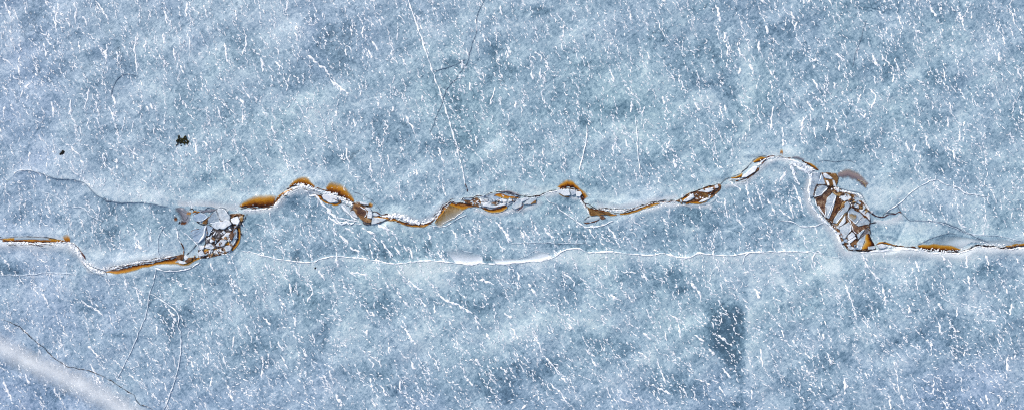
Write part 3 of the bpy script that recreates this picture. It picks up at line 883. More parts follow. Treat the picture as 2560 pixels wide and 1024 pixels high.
crack([(8, 797), (50, 815), (80, 845), (95, 856), (112, 870), (130, 890), (145, 900), (170, 915), (200, 920), (240, 930), (280, 952), (310, 972), (335, 985), (342, 1000), (352, 1013), (370, 1015), (388, 1026)], 1.7, 'dark',
      'thin black wandering crack beside the pale frosted band', straight=True, h=0.004)
c = crack(SECOND, 2.4, 'snow', 'long wavy white crack running level under the rusty crack', h=0.004, jag=0.6)
branch(c, [(1880, 629), (1862, 640), (1856, 660)], 2, 'frost')
branch(c, [(2060, 636), (2040, 628), (2030, 660), (2036, 676)], 2.4, 'frost')
c = crack(UPLEFT[2:], 1.6, 'faintgrey', 'grey shallow crack stepping down at the left to the grey silt blotch', h=0.004)
branch(c, [(30, 440), (44, 428), (62, 424), (84, 427)], 2.0, 'frost')
branch(c, [(262, 494), (268, 503), (280, 503)], 3.0, 'grey')
crack([(100, 478), (140, 492), (170, 515), (200, 518), (215, 525), (228, 540), (256, 552)], 1.8, 'faintfrost', 'faint winding frost crack in the ice below the grey stepped crack')
crack([(1212, -4), (1192, 43), (1190, 77), (1177, 120), (1164, 163), (1140, 195), (1117, 223), (1100, 270), (1074, 335)], 1.2, 'faintgrey', 'dark hairline crack winding down right of the long frosted hairline')
crack([(2165, 52), (2152, 95), (2139, 133), (2130, 168)], 1.4, 'faintgrey', 'short dark slanting hairline crack near the upper right')
crack([(1084, 178), (1120, 168), (1150, 156), (1165, 148)], 1.6, 'faintgrey', 'dark flat crack crossing the long frosted hairline')
crack([(277, 240), (283, 215), (300, 192), (320, 186), (345, 190)], 1.1, 'faintgrey', 'dark curved hairline crack in the upper left')
c = crack([(2213, 530), (2243, 512), (2262, 495), (2276, 482), (2300, 466), (2339, 449), (2363, 460), (2393, 468), (2413, 482), (2470, 492)], 1.9, 'frost', 'white peaked crack over the smooth ice at the right', h=0.007)
branch(c, [(2214, 530), (2226, 522), (2243, 512), (2248, 508)], 1.2, 'grey')
branch(c, [(2339, 449), (2340, 438)], 1.6, 'frost')
c = crack([(2243, 512), (2251, 526), (2264, 542), (2272, 549), (2284, 549)], 1.4, 'grey', 'thin dark crack dropping from the peaked white crack')
branch(c, [(2284, 549), (2347, 553), (2383, 564), (2410, 578), (2443, 594), (2470, 605)], 1.6, 'faintgrey')
crack([(2284, 552), (2330, 552), (2376, 566), (2430, 584), (2500, 590), (2560, 604)], 1.4, 'faintfrost', 'faint pale crack sloping to the right edge above the rusty crack')
crack([(2292, 611), (2322, 597), (2366, 583), (2390, 584)], 1.3, 'grey', 'thin dark arc over the long right hand amber stain')
crack([(2046, 404), (2060, 401), (2083, 405), (2119, 400), (2137, 408)], 1.3, 'grey', 'faint grey crack above the mauve silt streak')
crack([(2174, 559), (2181, 557), (2191, 555)], 2.4, 'dark', 'short black tick of a crack right of the broken slabs', h=0.004)
crack([(884, 479), (900, 484), (920, 494), (938, 508), (953, 531)], 1.1, 'grey', 'thin dark arc bulging over the chocolate brown slab')
crack([(1949, 550), (1965, 552), (1986, 556), (2004, 565), (2031, 565), (2058, 556)], 2.0, 'frost', 'wavy white crack left of the broken slabs', h=0.009)
crack([(1362, 494), (1374, 505), (1392, 510), (1400, 524), (1421, 538), (1444, 555), (1463, 566), (1480, 567), (1503, 564), (1533, 552)], 2.6, 'frost', 'white frosted crack slanting below the arched amber stain', h=0.01)
c = crack([(1078, 564), (1106, 566), (1136, 552), (1167, 535)], 1.4, 'frost', 'white curved crack hugging the lower side of the tan lens', h=0.008)
branch(c, [(1104, 560), (1132, 545), (1160, 527)], 1.3, 'frost')
crack([(388, 669), (405, 675), (425, 677), (450, 676), (475, 670), (498, 656)], 2.4, 'frost', 'white arc of frost under the long amber stain', h=0.01)
crack([(452, 573), (474, 590), (493, 609), (500, 622)], 1.8, 'frost', 'white straight crack through the cracked plate at left', h=0.008, z=0.05)
c = crack([(437, 566), (444, 577), (446, 598), (452, 608)], 2.2, 'frost', 'crooked crack below the grey silt blotch turning from white to brown', h=0.01)
branch(c, [(447, 600), (456, 612), (460, 624), (459, 639)], 2.8, 'brown', 'brown_end')
branch(c, [(447, 560), (449, 552)], 2, 'dark')
crack([(493, 609), (482, 621), (468, 637)], 1.6, 'dark', 'thin dark crack slanting from the white straight crack to the amber stain')
crack([(476, 589), (488, 582), (501, 574)], 1.3, 'grey', 'fine grey crack forking up from the white straight crack', z=0.05)
crack([(396, 570), (408, 566), (400, 586), (396, 610), (402, 646)], 1.4, 'faintfrost', 'faint hooked frost crack left of the crooked crack')
crack([(635, 558), (650, 561), (664, 570)], 1.5, 'frost', 'short pale crack right of the left rubble heap')
crack([(1280, 607), (1340, 606), (1400, 607), (1460, 607)], 1.4, 'faintfrost', 'level faint frost line just above the white wavy crack')
crack([(0, 686), (40, 687), (80, 686), (120, 681), (190, 684)], 2.0, 'faintfrost', 'level faint frost crack at the left edge under the rusty crack')
# ------------------------------------------------------------------ the rusty pressure crack, west to east
CR = ([], [])                                # crushed ice too fine to count

# far left lens
pool([(6, 604), (22, 603), (60, 604), (100, 606), (140, 605), (168, 604)], [(4, 596), (20, 594), (60, 593), (95, 593), (130, 595), (160, 600)], 'amber',
     'thin amber lens in the crack at the left edge', soft=0.3, jag=0.7)
c = crack([(-60, 590), (0, 592), (20, 592), (55, 590), (93, 591), (120, 593), (139, 597), (166, 603)], 1.5, 'dark', 'thin dark crack over the amber lens at the left edge', h=0.004)
branch(c, [(0, 597), (12, 599), (22, 603)], 2.5, 'brown')
branch(c, [(70, 609), (92, 611), (116, 609)], 2, 'maroon')
pool([(36, 592), (80, 592), (120, 595)], [(36, 600), (80, 599), (130, 600)], 'thin', 'sliver of clear thin ice above the amber lens at the left edge', 'thin ice', 'thin_ice', soft=0.4, z=0.012, jag=0.4)
crack([(24, 605), (60, 606), (100, 607), (140, 607), (172, 604)], 4.5, 'rubble', 'ridge of white crushed ice along the amber lens at the left edge', 'frost ridge', 'frost_ridge', jag=0.6, h=0.03)
crumbs_into(CR, [(20, 606), (90, 609), (170, 606)], 80, 1.2, 2.6, 2.5)
pool([(164, 602), (170, 604), (176, 605)], [(158, 592), (168, 582), (178, 590)], 'honey', 'tiny amber spray at the bend of the crack near the left', soft=1.0, jag=1.5)
crack([(170, 604), (182, 607), (192, 618), (200, 634), (208, 650), (220, 664), (240, 674), (262, 682)], 7, 'rubble', 'white crushed ice ridge running down the left bend of the crack', 'frost ridge', 'frost_ridge', jag=0.5, h=0.03)
c = crack([(179, 605), (190, 612), (200, 622), (209, 640), (214, 648)], 2.2, 'maroon', 'jagged maroon crack along the left bend', jag=0.9)
branch(c, [(218, 656), (228, 664), (242, 670), (262, 676), (270, 688)], 1.8, 'grey')
branch(c, [(206, 650), (222, 672), (246, 684), (262, 690)], 1.4, 'grey')
crumbs_into(CR, [(180, 606), (205, 640), (230, 668), (262, 678)], 90, 1.2, 2.8, 4)
# the long amber stain
pool([(262, 675), (282, 675), (300, 672), (315, 668), (349, 660), (382, 656), (415, 648), (441, 645), (460, 652), (480, 646), (504, 640)],
     [(258, 680), (280, 684), (299, 685), (332, 678), (365, 669), (398, 662), (431, 661), (455, 663), (475, 660), (495, 650), (512, 640)], 'amber',
     'long curved amber stain in the lower left trough of the crack', soft=0.5, jag=0.9)
crack([(262, 673), (282, 673), (300, 669), (315, 665), (349, 657), (382, 653), (415, 646), (436, 641), (448, 636)], 2.0, 'brown', 'dark brown upper lip of the long amber stain', jag=0.9)
crack([(258, 671), (282, 669), (310, 663), (345, 654), (380, 650), (410, 644), (428, 640)], 4.5, 'rubble', 'ridge of white crushed ice above the long amber stain', 'frost ridge', 'frost_ridge', jag=0.7, h=0.03)
crumbs_into(CR, [(255, 672), (315, 663), (380, 650), (430, 640)], 130, 1.0, 2.6, 2.5)
pool([(388, 664), (420, 662), (455, 664), (480, 662), (500, 652)], [(388, 670), (420, 676), (450, 675), (478, 668), (502, 655)], 'thin', 'pale clear ice lens under the long amber stain', 'thin ice', 'thin_ice', soft=0.4, jag=0.5, z=0.009)
slab([(441, 645), (447, 638), (456, 635), (461, 638), (459, 646), (450, 650)], 'rust', 'small dark rust block at the foot of the crooked brown crack', h=0.03)
slab([(459, 640), (466, 637), (472, 643), (465, 648)], 'white', 'small white block beside the rust block at the foot of the crooked crack', h=0.04)
slab([(464, 652), (474, 644), (482, 643), (480, 650), (470, 656)], 'rust', 'narrow rust block on the right end of the long amber stain', h=0.03)
slab([(446, 650), (460, 653), (468, 656), (460, 658), (450, 656)], 'white', 'thin white splinter lying across the long amber stain', h=0.035)

# soft frost dusted along the lips of the crack
for A_, B_, lb in [
    ([(-20, 606), (60, 609), (120, 610), (176, 606), (196, 628)], [(-20, 626), (60, 628), (120, 630), (160, 634), (184, 650)], 'soft white frost under the amber lens at the left edge'),
    ([(176, 604), (196, 622), (214, 654), (240, 672)], [(166, 622), (184, 640), (202, 664), (228, 690)], 'soft white frost outside the left bend of the crack'),
    ([(262, 674), (315, 666), (380, 652), (440, 640)], [(262, 652), (315, 645), (375, 632), (430, 620)], 'soft white frost above the long amber stain'),
    ([(602, 524), (640, 523), (672, 520), (694, 508), (712, 488)], [(604, 536), (640, 537), (676, 534), (706, 520), (724, 500)], 'soft white frost under the broad amber blot left of the peak'),
    ([(714, 486), (750, 466), (780, 476), (800, 484)], [(730, 500), (752, 488), (776, 494), (796, 498)], 'soft white frost filling the peak from below'),
    ([(440, 514), (520, 516), (580, 528), (602, 514)], [(440, 494), (520, 494), (580, 500), (606, 494)], 'soft white frost above the left rubble heap'),
    ([(970, 536), (1010, 544), (1046, 556), (1084, 546), (1120, 508)], [(980, 524), (1014, 530), (1044, 540), (1074, 530), (1106, 496)], 'soft white frost above the middle trough'),
    ([(1180, 522), (1230, 530), (1270, 524), (1320, 515), (1350, 496)], [(1180, 534), (1230, 544), (1275, 538), (1326, 528), (1362, 506)], 'soft white frost under the long pale raft'),
    ([(1360, 486), (1392, 478), (1430, 490), (1452, 494)], [(1364, 500), (1392, 494), (1428, 502), (1446, 506)], 'soft white frost under the arched amber stain'),
    ([(1484, 518), (1540, 521), (1600, 512), (1660, 500), (1700, 494)], [(1490, 504), (1540, 508), (1600, 498), (1660, 486), (1694, 482)], 'soft white frost above the long gentle rise'),
    ([(1600, 528), (1650, 512), (1700, 508), (1740, 514), (1780, 508)], [(1604, 538), (1654, 524), (1704, 519), (1744, 522), (1786, 516)], 'soft white frost under the long gentle rise'),
    ([(1804, 462), (1850, 453), (1890, 430), (1915, 402), (1950, 396), (1976, 402)], [(1812, 476), (1856, 468), (1900, 444), (1926, 416), (1952, 410), (1970, 416)], 'soft white frost under the climb to the high crest'),
    ([(2026, 434), (2022, 470), (2026, 510), (2060, 548), (2090, 582), (2110, 622), (2140, 630)], [(2012, 434), (2006, 470), (2010, 516), (2044, 562), (2072, 598), (2090, 640), (2136, 650)], 'soft white frost down the left of the broken slabs'),
    ([(2130, 628), (2200, 624), (2280, 624), (2360, 634), (2410, 632), (2446, 618), (2560, 622), (2640, 618)], [(2130, 656), (2200, 650), (2280, 648), (2360, 656), (2412, 654), (2450, 640), (2560, 640), (2640, 636)], 'soft white frost under the right hand run'),
    ([(2180, 548), (2206, 550), (2240, 542), (2256, 534)], [(2184, 562), (2206, 566), (2240, 562), (2262, 556)], 'soft white frost under the maroon crack right of the broken slabs')]:
    pool(A_, B_, 'lip', lb, 'frost', 'lip_frost', soft=1.0, jag=1.5, z=0.0045, ends=0.08)
for q, wd, lb in [
    ([(690, 514), (704, 498), (722, 484), (748, 470), (776, 477), (800, 484), (826, 493), (850, 503), (880, 520)], 1.3, 'thin dark seam under the white ridge over the peak'),
    ([(606, 521), (630, 522), (660, 523), (684, 516)], 1.2, 'thin dark seam under the broad amber blot left of the peak'),
    ([(960, 544), (984, 550), (1006, 558), (1030, 562), (1056, 562), (1076, 558), (1094, 546)], 1.6, 'thin dark seam under the lumps of the middle trough'),
    ([(1084, 543), (1096, 529), (1106, 515), (1120, 502), (1140, 499)], 1.3, 'thin dark seam above the slope left of the tan lens'),
    ([(1482, 524), (1514, 532), (1545, 531), (1580, 527), (1612, 516), (1650, 508)], 1.2, 'thin dark seam in the long gentle rise'),
    ([(260, 668), (300, 664), (345, 651), (390, 645), (430, 636)], 1.0, 'thin dark seam above the ridge of the long amber stain'),
    ([(20, 610), (60, 612), (100, 613), (140, 611)], 1.0, 'thin dark seam under the ridge at the left edge'),
    ([(1160, 506), (1176, 508), (1190, 510), (1206, 512)], 1.6, 'thin dark seam across the dark rust block'),
    ([(1210, 494), (1228, 498), (1236, 504), (1252, 503), (1270, 506)], 1.2, 'thin dark seam winding across the long pale raft'),
    ([(1270, 510), (1282, 503), (1290, 494), (1300, 492)], 1.3, 'thin dark seam at the right end of the long pale raft'),
    ([(1824, 452), (1856, 452), (1880, 438), (1900, 420), (1916, 402)], 1.0, 'thin dark seam under the climb to the high crest')]:
    crack(q, wd, 'dark', lb, 'seam', 'dark_seam', jag=1.0, wob=1.4, h=0.003, z=0.034)

# ---- left rubble heap
base = slab([(576, 535), (598, 533), (611, 536), (606, 552), (600, 562), (601, 582), (597, 603), (583, 624), (560, 634), (520, 644), (497, 644), (496, 625), (513, 615), (515, 590), (519, 562), (540, 572), (562, 575), (578, 560)],
            'water', 'pool of black water showing between the blocks of the left rubble heap', h=0.008, name='meltwater_pool', cat='pool')
slab([(544, 524), (555, 521), (564, 524), (576, 541), (575, 550), (552, 552)], 'clear', 'pale angular plate at the top of the left rubble heap', h=0.06, rim=[(0.0, 0.4)])
slab([(541.5, 526), (551, 552), (532, 558), (521, 555), (522, 548), (530, 535)], 'clear', 'pale plate left of the topmost plate of the left rubble heap', h=0.05, rim=[(0.25, 0.6)])
slab([(552, 553), (575, 551), (580, 559), (562, 571), (542, 571), (531, 564), (533, 559)], 'white', 'crumbled white block under the two pale plates of the left rubble heap', h=0.08, jag=1.2)
lumps([(536, 563), (552, 558), (574, 556)], 12, 1.6, 3.6, 4.5, 'white lump on the crumbled block of the left rubble heap', 'lumps on the crumbled block')
slab([(484, 536), (491, 533), (502, 533), (513, 534), (520, 542), (507, 551), (492, 552), (484, 547)], 'blue', 'blue rounded plate right of the grey silt blotch', h=0.03, rim=[(0.2, 0.75)])
slab([(521, 544), (529, 536), (521, 548), (517, 559), (506, 557.5), (511, 551)], 'gold', 'tan stained wedge between the blue plate and the pale plates', h=0.02)
slab([(477, 580), (482, 575), (500, 571), (517, 563), (517, 588), (512, 594), (496, 607), (486, 600)], 'blue', 'blue cracked plate at the left side of the left rubble heap', h=0.03, rim=[(0.4, 0.8)])
crack([(516, 562), (514, 580), (508, 594), (496, 606)], 3, 'frost', 'white frosted edge down the blue cracked plate', 'frost ridge', 'frost_ridge', z=0.03, h=0.01)
slab([(518.5, 562), (533, 569), (523, 588), (518.5, 588)], 'blue', 'narrow blue plate with upright stripes beside the dark striped block', h=0.05)
slab([(536, 571), (552, 575), (561, 584), (552, 591), (536, 593), (524, 592)], 'soot', 'dark grey striped block in the middle of the left rubble heap', h=0.05, tilt=(0.15, -0.1))
for i_, q in enumerate([[(530, 580), (538, 575)], [(533, 587), (542, 578)], [(540, 589), (546, 580)]]):
    crack(q, 1.5, 'frost', 'thin white rib of frost on the dark striped block', 'frost rib', 'frost_rib', 'ribs on the dark striped block', z=0.05)
slab([(517, 596), (523, 592), (536, 596), (537, 602), (527, 604)], 'white', 'small white block under the dark striped block', h=0.05)
slab([(514, 617), (520, 607), (529, 610), (537, 618), (529, 622)], 'white', 'white triangular block above the amber pocket of the left rubble heap', h=0.06)
pool([(512, 633), (525, 630), (538, 626), (548, 624)], [(510, 621), (522, 620), (536, 621), (546, 622)], 'amber', 'glowing amber pocket under the white triangular block', hard=True, z=0.012, jag=0.7)
slab([(541, 613), (554, 599), (567, 603), (561, 612), (550, 614)], 'white', 'white wedge block above the amber streak at the right of the left rubble heap', h=0.06)
pool([(545, 621), (556, 615), (566, 611), (577, 611)], [(544, 613), (556, 611), (564, 607), (572, 603)], 'honey', 'amber streak between the white wedge and the round white block', hard=True, z=0.012, jag=0.7)
slab([(563, 618), (567, 614), (576, 613), (580, 618), (577, 624), (567, 627)], 'white', 'rounded white block at the bottom right of the left rubble heap', h=0.07)
slab([(556, 592), (569, 581), (577, 581), (572, 588), (573, 599), (566, 601)], 'white', 'white block right of the dark striped block', h=0.06)
slab([(562, 593), (566, 590), (569, 594), (565, 597)], 'rust', 'small rust fleck frozen on the white block beside the striped block', h=0.075)
slab([(578, 547), (595, 541), (600, 551), (596, 560), (585, 558), (580, 553)], 'white', 'white block at the top right of the left rubble heap', h=0.06)
slab([(577, 587), (590, 569), (594, 576), (593, 594), (583, 613), (575, 598)], 'clear', 'greyish lens block inside the amber arc of the left rubble heap', h=0.05)
slab([(576, 586), (583, 578), (586, 588), (580, 600), (575, 598)], 'stain', 'brown speckled flake on the lens block inside the amber arc', h=0.062)
slab([(498, 613), (513, 614), (509, 621), (500, 624)], 'white', 'little white block at the left foot of the left rubble heap', h=0.05)
slab([(495, 633), (506, 624), (513, 636), (500, 639)], 'white', 'white block at the lowest left corner of the left rubble heap', h=0.05)
slab([(553, 582), (561, 576), (565, 580), (560, 586)], 'white', 'tiny bright block above the white block beside the striped block', h=0.07)
slab([(572, 566), (580, 562), (583, 570), (578, 577), (566, 577)], 'soot', 'dark sooty block under the crumbled white block', h=0.045)
slab([(557, 566), (570, 562), (573, 565), (562, 570)], 'gold', 'tan chip at the right end of the crumbled white block', h=0.085)
pool([(592, 568), (596, 580), (595, 596), (588, 611), (578, 624)], [(597, 567), (602, 580), (602, 597), (595, 613), (582, 626)], 'amber', 'amber arc closing the right side of the left rubble heap', soft=0.3, z=0.014, jag=0.6)
pool([(577, 548), (584, 542), (591, 538), (600, 541)], [(577, 544), (584, 537), (591, 533), (600, 537)], 'umber', 'dark brown notch at the top right of the left rubble heap', hard=True, z=0.03, jag=1.0)
slab([(600, 545), (608, 536), (607, 550), (603, 553)], 'gold', 'bright amber wedge at the top right of the left rubble heap', h=0.03)
crack([(618, 533), (614, 542), (608, 552), (598, 561)], 2.0, 'dark', 'dark crack right of the bright amber wedge', z=0.014)
crack([(597, 562), (590, 570), (584, 578)], 2.6, 'brown', 'brown crack over the lens block of the left rubble heap', z=0.05)
crack([(491, 553), (506, 559), (517, 561), (531, 565), (536, 571)], 3.0, 'dark', 'black forked crack through the middle of the cracked plates', z=0.022)
crack([(521, 546), (518, 560), (519, 580), (517, 592), (515, 607), (513, 617)], 2.2, 'dark', 'black crack down the left side of the striped block', z=0.03)
crack([(544, 525), (548, 538), (552, 552)], 1.6, 'dark', 'dark crack between the two pale plates', z=0.062)
crack([(564, 523), (572, 533), (578, 543), (577, 552), (583, 560)], 2.4, 'dark', 'dark crack down the right side of the topmost plate', z=0.03)
crack([(495, 524), (508, 526), (519, 520), (530, 520), (541, 522), (552, 519), (566, 521)], 1.9, 'slate_line' if False else 'grey', 'grey crack along the top of the left rubble heap')
crack([(500, 529), (516, 524), (526, 528), (538, 523)], 1.6, 'grey', 'second grey crack under the topmost grey crack of the heap')
crack([(473, 525), (480, 522), (488, 528), (500, 533)], 1.6, 'dark', 'small dark hook of a crack right of the grey silt blotch')
pool([(480, 533), (490, 531), (500, 531)], [(482, 528), (490, 527), (498, 528)], 'honey', 'small amber smear above the blue rounded plate', soft=0.5)
pool([(500, 533), (515, 532), (530, 530), (542, 526)], [(500, 523), (515, 521), (530, 520), (545, 521)], 'slate', 'grey silt smear along the top of the left rubble heap', both=True, soft=0.5)
crumbs_into(CR, [(500, 640), (530, 630), (560, 626), (580, 620)], 70, 1.4, 3.4, 5)
crumbs_into(CR, [(580, 548), (592, 548), (602, 540)], 30, 1.4, 3.0, 3)
# silt blotch
pool([(436, 519), (444, 536), (448, 552), (456, 560)], [(459, 517), (474, 528), (478, 540), (468, 560)], 'slate', 'fuzzy grey silt blotch at the left of the left rubble heap', 'silt blotch', 'silt_blotch', both=True, soft=0.55, jag=2)
pool([(436, 541), (440, 538), (444, 541)], [(435, 552), (439, 556), (444, 552)], 'umber', 'small rust spot at the left of the grey silt blotch', both=True, soft=0.7, z=0.011)
pool([(450, 555), (458, 552), (468, 552)], [(452, 562), (460, 563), (467, 559)], 'umber', 'small rust spot at the foot of the grey silt blotch', both=True, soft=0.7, z=0.011)
pool([(466, 528), (473, 527), (479, 529)], [(467, 537), (474, 538), (478, 535)], 'honey', 'small tan spot at the right of the grey silt blotch', both=True, soft=0.8, z=0.011)
for q, lb in (([(446, 528), (455, 541), (463, 552), (470, 541)], 'v shaped'), ([(440, 522), (452, 526), (462, 532), (474, 530)], 'sloping')):
    crack(q, 1.4, 'grey', lb + ' dark scratch on the grey silt blotch', 'scratch', 'scratch', z=0.012)

# ---- climbing to the peak
pool([(602, 518), (622, 517), (658, 518), (677, 515), (686, 508)], [(596, 514), (606, 505), (622, 494), (640, 486), (658, 484), (674, 485), (692, 488)], 'amber', 'broad amber blot with a ragged top left of the peak', soft=0.7, jag=0.9)
crack([(600, 522), (622, 518), (658, 519), (677, 517), (685, 509), (696, 493), (710, 478), (731, 467), (751, 460)], 2.4, 'brown', 'dark brown crack climbing to the peak', jag=0.7)
pool([(690, 507), (700, 496), (713, 486), (733, 474)], [(685, 505), (694, 490), (708, 479), (730, 470)], 'amber', 'slim amber strip on the climb to the peak', soft=0.4, jag=0.7)
pool([(726, 469), (738, 464), (752, 461), (768, 465), (786, 471)], [(722, 466), (734, 452), (750, 443), (770, 443), (790, 463)], 'amber', 'amber cap over the top of the peak', soft=0.7, jag=0.9)
pool([(814, 476), (827, 482), (846, 489), (865, 499), (884, 507)], [(814, 466), (828, 451), (848, 457), (868, 471), (887, 502)], 'amber', 'broad amber blot sloping down right of the peak', soft=0.7, jag=0.9)
crack([(784, 470), (800, 472), (813, 474), (827, 481), (838, 485), (860, 495), (874, 503)], 2.6, 'brown', 'dark brown crack sloping down right of the peak', jag=0.8)
crack([(610, 526), (640, 524), (672, 521), (690, 510), (704, 494), (722, 480), (745, 468), (756, 464), (775, 470), (800, 478), (824, 486), (846, 495), (866, 504), (880, 512)], 5.5, 'rubble', 'white crushed ice ridge under the amber blots over the peak', 'frost ridge', 'frost_ridge', jag=0.6, h=0.035)
lumps([(745, 463), (752, 460), (762, 465), (790, 473)], 12, 1.2, 2.8, 2, 'white ice lump on the ridge at the peak', 'lumps at the peak')
lumps([(816, 480), (846, 490), (866, 501), (880, 508)], 16, 1.3, 3.0, 2.5, 'white ice lump on the slope right of the peak', 'lumps right of the peak')
crumbs_into(CR, [(690, 512), (725, 478), (752, 463), (800, 478), (850, 497), (884, 514)], 150, 1.0, 2.6, 4)
pool([(783, 484), (802, 488), (808, 498), (822, 506), (843, 508), (851, 501)], [(779, 486), (788, 494), (802, 502), (822, 511), (838, 516), (854, 509)], 'amber', 'amber pool curling under the white block right of the peak', soft=0.35, jag=0.7)
slab([(806, 488), (824, 487), (842, 492), (846, 504), (824, 506), (810, 496)], 'white', 'white block lying in the amber pool right of the peak', h=0.06)
slab([(846, 503), (852, 500), (853, 506), (847, 508)], 'rust', 'dark rust chip at the right corner of the white block in the amber pool', h=0.03)
crack([(800, 491), (804, 487), (806, 492), (803, 498), (800, 494)], 2.6, 'brown', 'dark brown nick at the left of the white block in the amber pool')
pool([(852, 504), (866, 516), (878, 526)], [(850, 520), (866, 535), (886, 545)], 'thin', 'pale sheet of smooth ice left of the chocolate brown slab', 'thin ice', 'thin_ice', soft=0.5)
crack([(852, 513), (866, 526), (880, 541), (893, 549)], 3.4, 'frost', 'white scuffed ridge left of the chocolate brown slab', 'frost ridge', 'frost_ridge', h=0.012)
crack([(764, 474), (796, 500), (826, 530), (850, 552), (884, 563)], 3.6, 'frost', 'white scuffed ridge slanting down below the peak', 'frost ridge', 'frost_ridge', h=0.012, jag=0.8, wob=3)
for q, lb in (([(848, 545), (870, 549), (905, 558)], 'upper'), ([(845, 554), (880, 558), (905, 560)], 'lower')):
    crack(q, 2, 'frost', lb + ' of two faint frost lines left of the chocolate slab foot', 'frost line', 'frost_line')

# ---- chocolate slab
slab([(885, 511), (903, 514), (914, 518), (922, 527), (920, 543), (927, 547), (929, 552), (924, 556), (913, 553), (903, 547), (891, 533), (884, 522)], 'rust', 'big chocolate brown slab standing in the crack', h=0.05, tilt=(-0.1, 0.05), jag=0.9)
slab([(890, 517), (902, 516), (914, 523), (918, 532), (912, 542), (903, 536), (895, 528)], 'stain', 'purple brown crust on the chocolate brown slab', h=0.062, tilt=(-0.1, 0.05), jag=1.0)
slab([(879, 510), (892, 505), (901, 506), (921, 512), (920, 517), (908, 514), (886, 511)], 'water', 'black slot of open water above the chocolate slab', h=0.01, name='water_slot', cat='pool')
slab([(901, 505), (922, 509.5), (921.5, 512), (901, 508.5)], 'white', 'clean white bar of ice above the chocolate slab', h=0.07)
slab([(922, 527), (929, 528), (931, 535), (929, 544), (920, 543)], 'white', 'small white plate on the right edge of the chocolate slab', h=0.07)
slab([(907, 553), (918, 555), (927, 557), (926, 560), (916, 561), (909, 558)], 'soot', 'dark grey chip at the foot of the chocolate slab', h=0.03)
slab([(876, 527), (881, 516), (885, 520), (882, 525)], 'soot', 'dark wedge at the left shoulder of the chocolate slab', h=0.03)
slab([(878, 528), (884, 526), (891, 535), (895, 544), (887, 541), (877, 534)], 'white', 'white flake left of the chocolate slab', h=0.04)
slab([(913, 519), (926, 521), (928, 525), (920, 525)], 'white', 'white crumbly chip at the upper right corner of the chocolate slab', h=0.07)
pool([(920, 518), (924, 520), (929, 520)], [(922, 506), (928, 505), (933, 510)], 'honey', 'small amber smudge at the upper right of the chocolate slab', soft=0.8, both=True)
slab([(932, 543), (945, 544), (966, 547), (948, 556), (930, 559)], 'clear', 'pale triangular plate right of the chocolate slab', h=0.04, rim=[(0.0, 0.3)])
crack([(924, 562), (935, 558), (949, 556), (960, 552), (967, 550), (978, 544)], 2.2, 'dark', 'black crack under the pale triangular plate', z=0.016)
crack([(930, 544), (930, 552), (928, 558)], 2.4, 'dark', 'short black crack between the chocolate slab and the triangular plate', z=0.02)
pool([(931, 539), (946, 538), (957, 540), (973, 541), (981, 543), (993, 549), (1010, 554), (1021, 559), (1043, 561), (1060, 559), (1074, 556)],
     [(932, 541), (946, 545), (962, 549), (973, 553), (990, 554), (1008, 563), (1019, 566), (1043, 569), (1060, 569), (1074, 562)], 'amber', 'amber streak along the bottom of the middle trough', soft=0.6, jag=1.0)
crack([(929, 528), (942, 531), (955, 536), (967, 534), (975, 535)], 2.4, 'maroon', 'maroon crack leading right from the chocolate slab')
crack([(955, 536), (975, 540), (984, 545), (994, 550), (1010, 554), (1022, 559), (1043, 561), (1058, 559), (1076, 554), (1090, 544), (1101, 530), (1111, 516), (1125, 505), (1134, 503)], 2.6, 'brown', 'dark brown crack through the middle trough and up the slope', jag=0.7)
slab([(933, 534), (944, 534), (948, 537), (940, 539), (931, 538)], 'white', 'flat white sliver right of the small white plate', h=0.03)
crack([(955, 538), (970, 540), (985, 541), (1000, 544), (1016, 550), (1030, 555), (1046, 557), (1062, 556), (1078, 551), (1092, 540), (1104, 527)], 6.5, 'rubble', 'thick white crushed ice ridge in the middle trough', 'frost ridge', 'frost_ridge', jag=0.5, h=0.04)
lumps([(974, 539), (989, 537), (1004, 541), (1018, 546), (1032, 553), (1048, 557)], 34, 1.8, 4.4, 4, 'white ice lump heaped along the middle trough', 'lumps in the middle trough')
crumbs_into(CR, [(970, 540), (1005, 545), (1045, 557), (1090, 540), (1120, 508)], 150, 1.0, 2.8, 3)

# ---- tan lens and the long rubble raft
pool([(1086, 556), (1098, 541), (1108, 528), (1120, 513), (1132, 511), (1146, 516), (1160, 522)], [(1088, 561), (1100, 564), (1112, 560), (1129, 551), (1140, 543), (1150, 535), (1160, 525)], 'tan', 'tan silted lens of ice under the slope', 'silted lens', 'silted_lens', soft=0.12, jag=0.6)
pool([(1127, 506), (1142, 508), (1156, 510), (1174, 514)], [(1124, 513), (1138, 518), (1154, 525), (1174, 517)], 'amber', 'amber blot above the tan silted lens', soft=0.5, jag=0.9, z=0.012)
pool([(1088, 548), (1100, 533), (1112, 517)], [(1091, 550), (1104, 536), (1117, 519)], 'amber', 'thin amber edge along the upper left of the tan lens', soft=0.5, z=0.012, jag=0.5)
pool([(1128, 504), (1150, 506), (1170, 508), (1196, 513)], [(1140, 509), (1155, 514), (1174, 517), (1198, 518)], 'umber', 'dark brown pool left of the long rubble raft', hard=True, z=0.016, jag=1)
slab([(1159, 501), (1173, 500), (1184, 497), (1192, 494), (1199, 500), (1201, 510), (1197, 516), (1180, 512), (1168, 508)], 'rust', 'dark rust block at the left end of the long rubble raft', h=0.03, jag=1)
slab([(1160, 495), (1184, 494), (1177, 500), (1167, 499)], 'clear', 'pale plate on top of the dark rust block', h=0.05)
slab([(1192, 505), (1197, 507), (1203, 515), (1200, 516)], 'white', 'thin white splinter on the dark rust block', h=0.05)
